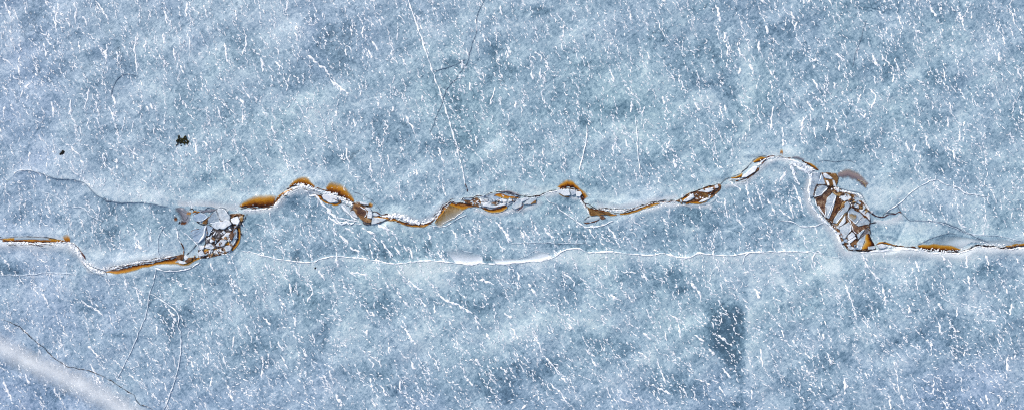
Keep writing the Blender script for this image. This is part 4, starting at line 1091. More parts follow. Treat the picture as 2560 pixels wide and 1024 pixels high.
raft = slab([(1200, 492), (1214, 489), (1226, 485), (1250, 483), (1280, 486), (1300, 492), (1298, 498), (1280, 508), (1266, 516), (1248, 520), (1224, 524), (1210, 520), (1202, 512)], 'clear', 'long pale raft of broken ice lying in the crack', h=0.02)
pool([(1204, 517), (1211, 521), (1224, 523), (1236, 522), (1248, 519), (1255, 516), (1266, 514)], [(1203, 520), (1212, 526), (1225, 529), (1244, 530), (1259, 526), (1269, 520)], 'amber', 'amber brown strip under the long rubble raft', hard=True, z=0.026, jag=0.6)
crack([(1204, 516), (1211, 520), (1224, 522), (1236, 521), (1248, 518), (1255, 515), (1264, 514)], 2.8, 'brown', 'dark brown crack under the long rubble raft', z=0.03)
slab([(1203, 499), (1219, 498), (1219, 503), (1204, 503)], 'white', 'small white block at the left of the raft', h=0.05)
slab([(1204, 506), (1219, 507), (1220, 509), (1211, 511), (1204, 509)], 'white', 'flat white block under the small white block of the raft', h=0.05)
slab([(1204, 514), (1211, 515), (1224, 517), (1236, 518), (1248, 515), (1263, 512), (1266, 507), (1252, 511), (1240, 515), (1228, 515), (1223, 511), (1211, 511)], 'white', 'long curved white rail along the bottom of the raft', h=0.06)
slab([(1244, 501), (1255, 497), (1267, 500), (1266, 504), (1248, 504)], 'white', 'bright block in the middle of the raft', h=0.05)
slab([(1234, 490), (1250, 487), (1252, 495), (1241, 501), (1233, 497)], 'blue', 'bluish block under the gold band of the raft', h=0.04)
slab([(1271, 500), (1279, 498), (1280, 502), (1273, 503)], 'white', 'tiny white cube at the right of the raft', h=0.06)
slab([(1228, 508), (1236, 505), (1246, 508), (1240, 512)], 'stain', 'brownish chip above the curved white rail', h=0.055)
pool([(1236, 486), (1250, 484), (1262, 487), (1278, 491), (1298, 493)], [(1240, 490), (1252, 495), (1267, 497), (1283, 496), (1296, 496)], 'honey', 'gold band along the top of the long rubble raft', soft=0.4, z=0.044, jag=0.6)
pool([(1250, 482), (1268, 484), (1285, 489), (1300, 491)], [(1252, 477), (1267, 474), (1283, 480), (1302, 487)], 'slate', 'purple grey ledge above the gold band of the raft', both=True, soft=0.3, z=0.026)
crack([(1150, 507), (1155, 501), (1159, 494), (1173, 493), (1184, 493), (1191, 490), (1200, 489), (1214, 489), (1222, 485), (1236, 481), (1252, 479), (1264, 479), (1280, 483), (1302, 488), (1314, 490)], 1.8, 'dark', 'thin dark crack along the top of the long rubble raft', z=0.03)
crack([(1308, 490), (1322, 492), (1337, 490), (1352, 489)], 3.2, 'dark', 'thick dark crack right of the long rubble raft', z=0.02)
slab([(1279, 517), (1284, 508), (1293, 498), (1302, 497), (1305, 505), (1302, 517), (1287, 522)], 'clear', 'pale pointed plate at the right end of the raft', h=0.04, rim=[(0.1, 0.5)])
slab([(1303, 497), (1318, 493), (1322, 496), (1306, 504)], 'white', 'small white plate right of the pointed plate', h=0.05)
slab([(1310, 510), (1322, 497), (1337, 493), (1340, 499), (1326, 511)], 'clear', 'pale plate with an olive tip at the far right of the raft', h=0.04)
slab([(1326, 510), (1339, 500), (1339, 507)], 'gold', 'olive gold tip of ice at the far right of the raft', h=0.045)
crack([(1306, 507), (1309, 513), (1302, 520), (1293, 526)], 2.2, 'maroon', 'maroon crack right of the pointed plate', z=0.03)
crack([(1285, 507), (1291, 499), (1299, 494)], 1.6, 'dark', 'dark crack at the left edge of the pointed plate', z=0.03)
lumps([(1206, 504), (1222, 508), (1240, 507), (1262, 507), (1276, 505)], 18, 1.2, 2.4, 4, 'white crumb of ice lying on the long rubble raft', 'lumps on the long raft')
crumbs_into(CR, [(1155, 503), (1180, 504), (1200, 506)], 30, 1.0, 2.2, 4)
crumbs_into(CR, [(1150, 500), (1200, 487), (1250, 477), (1310, 487), (1350, 485)], 60, 0.9, 2.0, 2)
crumbs_into(CR, [(1185, 520), (1210, 527), (1250, 531), (1300, 526)], 50, 1.0, 2.4, 2)
crack([(1350, 488), (1362, 482), (1374, 477), (1392, 474)], 1.7, 'dark', 'thin dark crack leading up to the arched stain')
crack([(1340, 494), (1360, 486), (1376, 480), (1394, 477)], 3.4, 'rubble', 'thin white ridge leading up to the arched stain', 'frost ridge', 'frost_ridge', h=0.02)

# ---- arched stain
pool([(1397, 471), (1414, 468), (1430, 469), (1446, 477), (1454, 488), (1460, 501)], [(1391, 468), (1404, 455), (1422, 448), (1442, 458), (1458, 474), (1470, 492)], 'amber', 'arched amber stain with a dark core at the second crest', soft=0.7, jag=1.2, ends=0.08)
crack([(1394, 473), (1414, 470), (1430, 471), (1446, 478), (1453, 488), (1459, 501)], 2.6, 'brown', 'dark brown crack inside the arched stain')
slab([(1395, 475), (1421, 475), (1425, 487), (1411, 489), (1397, 481)], 'white', 'wide white block under the arched stain', h=0.06)
slab([(1426, 475), (1437, 475), (1440, 484), (1430, 488)], 'white', 'middle rounded block under the arched stain', h=0.07)
slab([(1441, 480), (1450, 479), (1454, 484), (1449, 491), (1441, 490)], 'white', 'right rounded block under the arched stain', h=0.07)
pool([(1397, 482), (1411, 488), (1424, 491)], [(1398, 486), (1411, 493), (1424, 493)], 'amber', 'small amber pool under the wide white block', soft=0.5, jag=0.5)
lumps([(1398, 473), (1420, 473), (1440, 478)], 8, 1.2, 2.2, 1.5, 'white lump at the inner rim of the arched stain', 'lumps at the arched stain')
crack([(1449, 489), (1451, 500), (1458, 511), (1466, 522), (1474, 534)], 4.6, 'rubble', 'white ridge dropping from the arched stain', 'frost ridge', 'frost_ridge', h=0.03)
c = crack([(1452, 488), (1456, 500), (1463, 512), (1466, 518)], 2.2, 'maroon', 'maroon crack dropping from the arched stain', jag=0.9)
branch(c, [(1461, 508), (1474, 512), (1488, 520)], 1.6, 'dark')
crack([(1460, 549), (1467, 544), (1474, 538)], 1.6, 'dark', 'short dark crack at the left tip of the brown block')
slab([(1466, 516), (1479, 522), (1496, 525), (1514, 529), (1528, 534), (1510, 536), (1491, 536), (1477, 538)], 'gold', 'brown gold block at the foot of the drop', h=0.03, jag=0.9)
pool([(1470, 517), (1490, 523), (1512, 526)], [(1478, 524), (1492, 528), (1512, 531)], 'umber', 'dark brown patch on the brown gold block', soft=0.6, z=0.034)
crack([(1477, 538), (1490, 535), (1506, 535), (1514, 531)], 2.2, 'brown', 'dark lower edge of the brown gold block', z=0.02)
crack([(1472, 516), (1491, 522), (1517, 521), (1538, 523), (1561, 522), (1582, 521), (1608, 512), (1632, 505), (1655, 502), (1678, 501), (1692, 501)], 1.8, 'dark', 'thin dark crack along the long gentle rise', jag=0.8)
pool([(1510, 532), (1525, 534), (1540, 535)], [(1512, 537), (1525, 540), (1545, 537)], 'honey', 'pale amber smear right of the brown gold block', soft=0.8)
crack([(1458, 555), (1467, 557), (1484, 555), (1498, 548)], 3.0, 'brown', 'olive brown curved crack below the brown gold block')
pool([(1468, 543), (1482, 541), (1500, 540)], [(1462, 553), (1482, 554), (1500, 546)], 'thin', 'pale lens of clear ice above the olive brown curve', 'thin ice', 'thin_ice', soft=0.2, z=0.01)
slab([(1498, 538), (1508, 540), (1514, 545), (1505, 548), (1500, 544)], 'stain', 'small brown knob right of the pale lens', h=0.02)
pool([(1550, 532), (1573, 529), (1596, 521), (1620, 511), (1648, 504)], [(1550, 537), (1573, 535), (1596, 528), (1620, 519), (1648, 510)], 'amber', 'thin amber strip on the long gentle rise', hard=True, z=0.012, jag=0.7)
crack([(1545, 534), (1573, 530), (1596, 522), (1620, 513), (1650, 505), (1690, 504)], 1.8, 'brown', 'brown crack along the thin amber strip')
crack([(1478, 520), (1510, 524), (1540, 526), (1570, 524), (1600, 517), (1640, 507), (1690, 503)], 3.6, 'rubble', 'thin white crushed ridge along the long gentle rise', 'frost ridge', 'frost_ridge', jag=0.8, h=0.025)
crumbs_into(CR, [(1490, 524), (1560, 524), (1620, 512), (1690, 503)], 130, 1.0, 2.4, 2.5)
crumbs_into(CR, [(1600, 528), (1650, 514), (1720, 510), (1780, 510)], 40, 1.0, 2.6, 2)

# ---- brown nest on the rise
slab([(1690, 502), (1702, 496), (1725, 482), (1749, 475), (1772, 466), (1800, 461), (1801, 472), (1784, 489), (1763, 501), (1737, 508), (1714, 506)], 'rust', 'rusty brown nest of broken ice on the gentle rise', h=0.02, jag=1.0)
pool([(1714, 505), (1737, 503), (1763, 497), (1780, 488)], [(1712, 509), (1740, 512), (1766, 504), (1784, 491)], 'amber', 'amber underside of the rusty brown nest', soft=0.6, z=0.024)
pool([(1702, 498), (1716, 491), (1728, 484)], [(1706, 502), (1720, 496), (1732, 489)], 'amber', 'amber left shoulder of the rusty brown nest', hard=True, z=0.024)
slab([(1707, 503), (1724, 490), (1732, 484), (1735, 494), (1716, 503)], 'white', 'white blade shaped block at the left of the rusty nest', h=0.05)
slab([(1753, 482), (1767, 484), (1770, 494), (1758, 491)], 'gold', 'golden rounded block in the rusty nest', h=0.05)
slab([(1745, 478), (1758, 474), (1775, 470), (1782, 475), (1770, 480), (1757, 479)], 'white', 'long white block at the top of the rusty nest', h=0.05)
slab([(1770, 492), (1776, 488), (1772, 497), (1760, 502), (1746, 505)], 'white', 'white sliver along the lower right of the rusty nest', h=0.045)
slab([(1786, 466), (1793, 462), (1795, 468), (1789, 472)], 'white', 'small white block at the upper right tip of the rusty nest', h=0.05)
crack([(1736, 493), (1744, 484), (1758, 480), (1768, 484), (1780, 480), (1790, 470)], 2.6, 'brown', 'dark winding crack through the rusty nest', z=0.03, jag=0.8)
crack([(1694, 500), (1712, 490), (1725, 481), (1749, 474), (1772, 465), (1800, 459)], 1.6, 'dark', 'dark upper edge of the rusty nest', z=0.026, jag=0.8)
lumps([(1740, 497), (1756, 494), (1778, 483), (1792, 470)], 12, 1.2, 2.4, 4, 'white crumb of ice in the rusty nest', 'lumps in the rusty nest')
crumbs_into(CR, [(1705, 500), (1745, 485), (1800, 463)], 50, 1.0, 2.4, 4)
pool([(1720, 508), (1745, 510), (1775, 504), (1790, 492)], [(1720, 513), (1750, 515), (1780, 508), (1796, 494)], 'thin', 'pale clear ice edge below the rusty nest', 'thin ice', 'thin_ice', soft=0.5)
# ---- up to the high crest
crack([(1798, 461), (1804, 456), (1816, 447), (1841, 438), (1862, 423), (1883, 402), (1901, 392), (1915, 390)], 1.5, 'dark', 'thin dark crack climbing to the high crest')
pool([(1828, 447), (1841, 446), (1853, 444)], [(1828, 443), (1842, 440), (1857, 434)], 'amber', 'small amber pocket on the climb to the high crest', hard=True, z=0.012, jag=0.5)
slab([(1855, 444), (1868, 431), (1880, 420), (1892, 417), (1886, 429), (1865, 442)], 'white', 'long white block on the climb to the high crest', h=0.05)
pool([(1866, 443), (1880, 434), (1892, 422)], [(1868, 446), (1884, 437), (1897, 419)], 'umber', 'dark brown pool below the long white block on the climb', hard=True, z=0.012, jag=0.8)
pool([(1886, 407), (1900, 403), (1914, 395)], [(1882, 404), (1897, 394), (1914, 392)], 'amber', 'amber sliver just below the high crest', hard=True, z=0.012, jag=0.5)
crack([(1822, 448), (1836, 452), (1850, 450), (1871, 443), (1892, 427), (1899, 416), (1913, 400), (1928, 394)], 2.0, 'brown', 'brown crack under the white block on the climb', jag=0.8)
crack([(1820, 450), (1836, 449), (1850, 447)], 3.4, 'rubble', 'white rim under the small amber pocket on the climb', 'frost ridge', 'frost_ridge', h=0.025)
crumbs_into(CR, [(1884, 420), (1900, 408), (1914, 398), (1935, 394)], 40, 1.2, 2.6, 3)
crack([(1894, 414), (1908, 402), (1920, 396), (1950, 395), (1977, 400), (1996, 406), (2014, 418), (2032, 428)], 4.2, 'rubble', 'white ridge over the high crest', 'frost ridge', 'frost_ridge', jag=0.6, h=0.03)
crack([(1913, 392), (1931, 390), (1950, 391), (1966, 395), (1978, 397)], 2.2, 'maroon', 'maroon crack over the high crest', jag=0.9)
pool([(1948, 389), (1953, 388), (1957, 389)], [(1951, 374), (1954, 372), (1957, 375)], 'honey', 'small amber wisp standing on the high crest', soft=0.9, both=True)
pool([(1976, 398), (1992, 399), (2004, 402)], [(1980, 390), (1998, 391), (2012, 397)], 'slate', 'small grey smudge right of the high crest', soft=0.7, both=True)
crack([(2004, 401), (2014, 408), (2024, 414), (2034, 420), (2046, 426)], 3.2, 'brown', 'dark brown crack falling from the high crest to the broken slabs', jag=0.7)
pool([(2006, 403), (2022, 413), (2044, 426)], [(2014, 401), (2030, 409), (2048, 424)], 'amber', 'thin amber rim above the falling dark brown crack', soft=0.7)
pool([(1974, 402), (1990, 402), (2008, 410), (2024, 421), (2036, 429)], [(1978, 412), (1994, 416), (2008, 426), (2022, 434), (2030, 438)], 'band', 'white crumpled sheet under the falling crack at the high crest', 'frost sheet', 'frost_sheet', soft=0.5, jag=1.2)
shards([(1982, 406), (2004, 416), (2026, 430)], 12, 2, 4.5, ['white', 'white', 'clear'], 'angular white shard under the falling crack at the high crest', 'shards under the falling crack', 0.01, 0.03, 3)
lumps([(2012, 414), (2022, 420), (2032, 426)], 9, 1.2, 2.8, 2.5, 'white lump under the falling dark brown crack', 'lumps under the falling crack')
crack([(1974, 407), (1984, 430), (1990, 448), (1999, 462)], 5.0, 'frost', 'broad white fan streak under the high crest', 'frost ridge', 'frost_ridge', jag=0.6, h=0.015)
crack([(1978, 407), (1994, 418), (2010, 428), (2024, 436), (2026, 446)], 5.0, 'frost', 'white fan streak reaching the top of the broken slabs', 'frost ridge', 'frost_ridge', jag=0.7, h=0.015)
crack([(1968, 424), (1958, 440), (1948, 456)], 2.0, 'frost', 'thin white fan streak leaning left under the high crest', 'frost ridge', 'frost_ridge')

# ---- broken slabs
slab([(2052, 433), (2068, 432), (2090, 434), (2096, 446), (2090, 466), (2110, 480), (2135, 486), (2158, 506), (2170, 528), (2175, 556), (2172, 585), (2184, 610), (2190, 622), (2150, 627), (2122, 624), (2104, 605), (2088, 572), (2068, 550), (2050, 528), (2038, 498), (2034, 491), (2044, 461)],
     'water', 'pool of dark water showing between the broken slabs at the right', h=0.008, name='meltwater_pool', cat='pool')
slab([(2028, 431), (2050, 432), (2043, 460), (2036, 469), (2033, 489), (2024, 494), (2026, 452)], 'clear', 'long pale sliver at the upper left edge of the broken slabs', h=0.03)
slab([(2053, 435), (2057, 445), (2062, 460), (2044.5, 460)], 'blue', 'blue triangular plate beside the long pale sliver', h=0.04)
slab([(2045, 463.5), (2063, 463), (2068, 470), (2052, 488), (2035.5, 492), (2039, 480)], 'clear', 'pale five sided plate under the blue triangular plate', h=0.05, rim=[(0.3, 0.75)], rimw=2.2)
slab([(2040, 496), (2054, 488), (2071, 476), (2078, 480), (2067, 494), (2063, 511), (2063, 540), (2053, 527), (2045, 513)], 'stain', 'mauve brown slab below the pale five sided plate', h=0.03)
slab([(2080, 483), (2089, 489), (2086, 500), (2079, 525), (2071, 545), (2064, 541), (2063, 515), (2068, 495)], 'clear', 'tall pale strip right of the mauve brown slab', h=0.05, rim=[(0.1, 0.35)])
crack([(2088, 491), (2080, 508), (2074, 525), (2068, 540)], 2.0, 'frost', 'white ridge line along the tall pale strip', 'frost ridge', 'frost_ridge', z=0.05)
slab([(2095, 490), (2100, 498), (2103, 506), (2096, 522), (2088, 537), (2078, 551), (2071, 548), (2076, 537), (2083, 515)], 'rust', 'tall rust slab between the two pale strips', h=0.03)
slab([(2105, 508), (2112, 503), (2113.5, 506), (2104, 518), (2099, 522)], 'gold', 'golden chip at the top of the second pale strip', h=0.035)
slab([(2114, 506), (2118, 504), (2123, 514), (2119, 524), (2110, 531), (2103, 541), (2090, 557), (2083, 555), (2085, 547), (2094, 532), (2104, 522)], 'clear', 'second pale strip slanting beside the tall rust slab', h=0.05, rim=[(0.35, 0.6)])
slab([(2111, 533), (2119, 527), (2109, 538), (2101, 552), (2092, 563), (2089, 560), (2099, 546)], 'gold', 'slim amber strip under the second pale strip', h=0.025)
slab([(2112, 538), (2112, 553), (2103, 562), (2095, 565), (2103, 553)], 'white', 'thin white splinter below the slim amber strip', h=0.05)
slab([(2100, 567), (2112, 561), (2121, 555), (2126, 565), (2125, 575), (2115, 588), (2107, 596), (2100, 576)], 'clear', 'broad pale plate in the lower middle of the broken slabs', h=0.055, rim=[(0.3, 0.55)])
slab([(2118, 545), (2134, 554), (2137, 562), (2145, 565.5), (2169, 563), (2167, 567), (2153, 577), (2140, 584), (2132, 577), (2129, 565), (2124, 553)], 'stain', 'brown star shaped slab right of the broad pale plate', h=0.03)
slab([(2120, 529), (2128, 520), (2147, 531), (2156, 539), (2137, 559), (2120, 542)], 'clear', 'greyish plate above the brown star shaped slab', h=0.045)
pool([(2121, 530), (2130, 532), (2140, 534)], [(2120, 543), (2130, 550), (2140, 548)], 'tan', 'tan wash of silt on the greyish plate above the star', both=True, soft=0.5, z=0.05)
slab([(2159, 541), (2174, 554), (2170, 560), (2145, 564), (2139, 561), (2156, 541)], 'clear', 'pale four sided plate right of the greyish plate', h=0.05)
slab([(2119, 589), (2129, 580), (2136, 588), (2121, 599)], 'white', 'small square plate below the broad pale plate', h=0.055)
slab([(2142, 586), (2159, 573), (2153, 582), (2145, 596)], 'clear', 'slim pale blade below the brown star shaped slab', h=0.05)
slab([(2160, 576), (2170, 569), (2172, 582), (2160, 586), (2148, 595)], 'soot', 'dark sooty slab right of the slim pale blade', h=0.025)
pool([(2170, 584), (2176, 598), (2184, 611), (2168, 622)], [(2163, 585), (2161, 595), (2158, 606), (2152, 622)], 'amber', 'glowing amber pool at the lower right of the broken slabs', hard=True, z=0.03, jag=0.7)
slab([(2150, 597), (2162, 587), (2158, 605), (2152, 622), (2142, 620), (2142, 607)], 'clear', 'upright pale plate left of the glowing amber pool', h=0.04, rim=[(0.5, 0.8)], rimw=2)
slab([(2125, 609), (2136, 599), (2141, 602), (2140, 616), (2132, 614)], 'rust', 'rust triangle at the bottom of the broken slabs', h=0.03)
slab([(2117, 604), (2137, 591), (2139, 594), (2123, 606)], 'white', 'white bar over the rust triangle', h=0.05)
slab([(2090, 570), (2098, 574), (2103, 592), (2108, 604), (2103, 599)], 'rust', 'narrow rust strip down the left of the broad pale plate', h=0.02)
slab([(2117, 611), (2137, 620), (2140, 624), (2127, 624)], 'clear', 'low pale sliver under the rust triangle', h=0.03)
slab([(2109, 597), (2118, 598), (2116, 605), (2110, 603)], 'blue', 'little blue chip left of the white bar', h=0.03)
slab([(2169, 616), (2185, 615), (2186, 620), (2170, 622)], 'clear', 'low pale chip under the glowing amber pool', h=0.04)
slab([(2057, 436), (2063, 434), (2080, 446), (2074, 447), (2063, 445)], 'white', 'white flake near the top of the broken slabs', h=0.05)
slab([(2060, 447), (2080, 448), (2082, 462), (2076, 467), (2064, 459)], 'gold', 'gold block under the white flake', h=0.03)
slab([(2072, 436), (2089, 436), (2094, 445), (2091, 460), (2085, 452), (2080, 445)], 'gold', 'brown gold cap at the top right of the broken slabs', h=0.03)
slab([(2081, 450), (2084, 452), (2089, 466), (2084, 465)], 'white', 'narrow white tooth right of the gold block', h=0.05)
slab([(2064, 452), (2068, 452), (2072, 462), (2069, 464)], 'white', 'narrow white tooth left of the gold block', h=0.045)
slab([(2134, 491), (2147, 497), (2153, 506), (2149, 511), (2139, 504), (2132, 496)], 'clear', 'pale leaf shaped block at the right of the dark hole', h=0.045)
slab([(2143, 497), (2152, 505), (2161, 519), (2150, 520), (2147, 511)], 'gold', 'amber edge block beside the pale leaf shaped block', h=0.03)
slab([(2134, 513), (2145, 513), (2145, 519), (2137, 517)], 'white', 'small white block below the pale leaf shaped block', h=0.045)
slab([(2100, 490), (2112, 488), (2126, 492), (2122, 502), (2110, 502), (2104, 498)], 'white', 'crumbly white block above the second pale strip', h=0.05, jag=1.3)
slab([(2079, 480), (2092, 481), (2104, 486), (2098, 490), (2088, 487)], 'gold', 'gold chip at the top of the tall pale strip', h=0.055)
slab([(2111, 483), (2125, 486), (2120, 490), (2110, 488)], 'gold', 'flat gold chip under the ticked white rim', h=0.04)
slab([(2122, 500), (2130, 498), (2131, 513), (2126, 517), (2121, 510)], 'soot', 'dark hole crust in the middle of the broken slabs', h=0.02)
slab([(2147, 524), (2160, 524), (2172, 534), (2174, 550), (2160, 540)], 'white', 'white crumbly sheet at the right edge of the broken slabs', h=0.04, jag=1)
crack([(2128, 514), (2138, 522), (2150, 531), (2160, 541), (2172, 552)], 2.2, 'brown', 'brown crack crossing right from the dark hole', z=0.052)
crack([(2124, 512), (2118, 526), (2112, 534)], 2.2, 'dark', 'black crack dropping left from the dark hole', z=0.05)
crack([(2045, 461), (2038, 470), (2035, 482), (2033, 491)], 2.2, 'dark', 'black crack right of the long pale sliver', z=0.04)
crack([(2045, 461.5), (2056, 461), (2066, 464), (2072, 472)], 1.8, 'dark', 'black crack above the pale five sided plate', z=0.045)
crack([(2034, 494), (2040, 498), (2056, 488), (2072, 475), (2078, 468)], 1.8, 'dark', 'dark crack under the pale five sided plate', z=0.04)
crack([(2155, 540), (2146, 550), (2138, 560)], 1.6, 'grey', 'grey crack between the greyish plate and the four sided plate', z=0.05)
crack([(2174, 540), (2174, 556), (2172, 566), (2174, 580), (2172, 590), (2180, 604)], 2.2, 'dark', 'dark crack down the right edge of the broken slabs', z=0.03)
crack([(2050, 530), (2064, 545), (2080, 558), (2092, 568), (2104, 600), (2112, 612), (2122, 625)], 1.6, 'dark', 'dark crack along the lower left edge of the broken slabs', z=0.014)
crack([(2122, 623), (2138, 624), (2158, 627), (2172, 625), (2186, 621)], 2.8, 'dark', 'black crack along the bottom of the broken slabs', z=0.02)
crack([(2028, 430), (2024, 456), (2022, 490), (2028, 514), (2048, 538), (2070, 559), (2088, 580), (2100, 601), (2107, 622)], 4.6, 'frost', 'long white rim down the left of the broken slabs', 'frost ridge', 'frost_ridge', jag=0.6, h=0.02, wob=1.5)
c = crack([(2036, 496), (2038, 508), (2048, 524), (2062, 542)], 2.0, 'frost', 'second white rim inside the long left rim', 'frost ridge', 'frost_ridge', z=0.03)
c = crack([(2087, 469), (2106, 476), (2127, 482), (2143, 487), (2155, 497), (2168, 517), (2176, 530)], 5.2, 'rubble', 'ticked white rim arching over the right of the broken slabs', 'frost ridge', 'frost_ridge', jag=0.3, h=0.03)
for (a, b) in [((2104, 472), (2101, 480)), ((2117, 476), (2114, 483)), ((2128, 478), (2124, 487)), ((2141, 482), (2135, 491)), ((2147, 487), (2142, 493)), ((2152, 490), (2147, 497)), ((2157, 497), (2151, 502))]:
    branch(c, [a, b], 1.0, 'grey', name='tick', z=0.045)
crack([(2095, 471), (2118, 475), (2141, 479), (2153, 485), (2164, 505), (2173, 522)], 1.3, 'grey', 'thin grey crack outside the ticked white rim')
lumps([(2102, 490), (2112, 494), (2124, 496)], 9, 1.2, 2.6, 4, 'white lump on the crumbly block above the second pale strip', 'lumps above the second pale strip')
lumps([(2150, 526), (2162, 532), (2172, 546)], 8, 1.2, 2.4, 3, 'white lump on the crumbly sheet at the right edge of the slabs', 'lumps on the right crumbly sheet')
lumps([(2082, 451), (2086, 460), (2090, 470), (2080, 472)], 7, 1.2, 2.4, 2, 'white lump under the brown gold cap', 'lumps under the brown gold cap')
lumps([(2126, 506), (2128, 512)], 3, 1.2, 2.0, 1.5, 'white lump in the dark hole of the broken slabs', 'lumps in the dark hole')
crumbs_into(CR, [(2050, 534), (2075, 556), (2092, 580), (2104, 606)], 60, 1.0, 2.4, 4)
pool([(2094, 447), (2120, 447), (2140, 455), (2163, 472)], [(2092, 431), (2124, 421), (2152, 434), (2173, 457)], 'mauve', 'mauve grey silt streak right of the broken slabs', 'silt streak', 'silt_streak', both=True, soft=0.55, jag=1.5)
pool([(2142, 448), (2156, 457), (2163, 470)], [(2146, 446), (2162, 456), (2168, 470)], 'tan', 'tan tip of the mauve silt streak', 'silt streak', 'silt_streak', both=True, soft=0.7, z=0.011)
crack([(2146, 457), (2158, 460), (2166, 461)], 1.3, 'brown', 'thin brown line at the tip of the mauve silt streak', 'scratch', 'scratch', z=0.014)
crack([(2170, 526), (2180, 533), (2192, 539), (2206, 542), (2218, 537), (2228, 535), (2238, 535), (2248, 529), (2253, 533)], 2.6, 'maroon', 'maroon crack curving right from the broken slabs', jag=0.6)
crack([(2206, 541), (2212, 533), (2228, 531), (2238, 532)], 1.3, 'dark', 'thin dark loop above the maroon crack')

# ---- right hand run
slab([(2192, 612), (2204, 609), (2216, 615), (2206, 619), (2196, 618)], 'white', 'white knob of ice at the start of the right hand run', h=0.05)
pool([(2194, 611), (2204, 609), (2216, 610), (2234, 614), (2250, 616)], [(2196, 606), (2210, 604), (2222, 607), (2238, 611), (2250, 615)], 'amber', 'small amber pocket at the start of the right hand run', hard=True, z=0.01, jag=0.8)
crack([(2184, 612), (2197, 608), (2213, 605), (2235, 612), (2262, 616), (2292, 619), (2300, 621)], 2.2, 'brown', 'dark brown crack at the start of the right hand run', jag=0.8)
branch_c = crack([(2198, 609), (2206, 606), (2214, 602)], 1.6, 'dark', 'short dark spur over the small amber pocket')
pool([(2292, 618), (2306, 622), (2333, 625), (2361, 626), (2383, 627), (2404, 624)], [(2290, 613), (2306, 610), (2333, 608), (2361, 610), (2383, 614), (2404, 622)], 'amber', 'long smooth amber stain on the right hand run', soft=0.35, jag=0.8)
crack([(2300, 622), (2318, 627), (2333, 626), (2361, 628), (2376, 630), (2402, 628), (2424, 619), (2443, 611), (2470, 613), (2497, 617), (2525, 618), (2552, 614), (2640, 608)], 2.6, 'dark', 'dark crack running to the right edge', jag=0.8)
crack([(2420, 623), (2432, 617), (2446, 613), (2472, 617), (2500, 620), (2530, 620)], 1.6, 'dark', 'thin second crack under the one running to the right edge')
pool([(2512, 619), (2530, 619), (2556, 615), (2620, 610)], [(2510, 614), (2525, 611), (2549, 607), (2620, 604)], 'amber', 'thin amber stain at the right edge', soft=0.4)
crack([(2300, 624), (2330, 630), (2362, 632), (2400, 632), (2426, 623), (2446, 615), (2480, 619), (2530, 622), (2600, 614)], 4.6, 'rubble', 'white crushed ridge under the right hand run', 'frost ridge', 'frost_ridge', jag=0.6, h=0.03)
crack([(2150, 630), (2190, 627), (2240, 622), (2292, 624)], 4.0, 'frost', 'white rim under the start of the right hand run', 'frost ridge', 'frost_ridge', jag=0.6)
crumbs_into(CR, [(2200, 614), (2250, 618), (2320, 626), (2400, 629), (2445, 613), (2550, 616)], 170, 1.0, 2.8, 3)
lumps([(2302, 623), (2330, 625), (2360, 627), (2384, 627)], 14, 1.2, 2.4, 1.5, 'white lump under the long smooth amber stain', 'lumps under the long amber stain')
lumps([(2204, 614), (2216, 615), (2226, 616)], 6, 1.3, 2.6, 2, 'white lump beside the white knob of the right hand run', 'lumps beside the white knob')
pool([(2404, 620), (2430, 604), (2460, 606), (2500, 612), (2560, 606)], [(2300, 606), (2380, 588), (2440, 594), (2500, 598), (2560, 602)], 'thin', 'wedge of clear greenish ice above the right hand run', 'thin ice', 'thin_ice', soft=1.0, jag=2, z=0.003)

shards([(520, 612), (536, 600), (552, 606), (566, 590), (580, 580), (590, 565)], 34, 1.8, 4.4, ['white', 'clear', 'soot', 'soot', 'stain', 'blue', 'rust'], 'small angular shard lodged in the left rubble heap', 'shards in the left rubble heap', 0.05, 0.075, 7)
shards([(500, 636), (520, 632), (545, 627), (566, 625)], 14, 1.8, 3.6, ['white', 'clear', 'gold'], 'small angular shard along the foot of the left rubble heap', 'shards at the foot of the left heap', 0.02, 0.05, 3)
shards([(2084, 478), (2104, 486), (2126, 494), (2140, 506), (2156, 520), (2170, 540)], 26, 1.8, 4.0, ['white', 'clear', 'gold', 'rust'], 'small angular shard under the ticked white rim of the broken slabs', 'shards under the ticked rim', 0.05, 0.07, 4)
shards([(2092, 570), (2108, 600), (2122, 612), (2146, 622)], 14, 1.6, 3.4, ['white', 'clear', 'blue'], 'small angular shard in the lower left gap of the broken slabs', 'shards in the lower gap', 0.04, 0.06, 3)
shards([(1204, 498), (1230, 502), (1256, 500), (1290, 496)], 22, 1.6, 3.6, ['white', 'clear', 'blue', 'gold'], 'small angular shard lying on the long pale raft', 'shards on the long raft', 0.04, 0.06, 4)
shards([(1700, 500), (1735, 490), (1760, 480), (1792, 468)], 16, 1.6, 3.4, ['white', 'clear', 'gold', 'rust'], 'small angular shard in the rusty nest on the gentle rise', 'shards in the rusty nest', 0.035, 0.055, 4)
shards([(1160, 500), (1180, 504), (1196, 508)], 9, 1.4, 2.8, ['white', 'clear', 'rust'], 'small angular shard on the dark rust block at the raft', 'shards on the dark rust block', 0.035, 0.05, 3)
shards([(440, 650), (460, 648), (482, 644), (500, 638)], 10, 1.5, 3.2, ['white', 'clear', 'rust'], 'small angular shard at the right end of the long amber stain', 'shards at the long amber stain', 0.02, 0.045, 3)
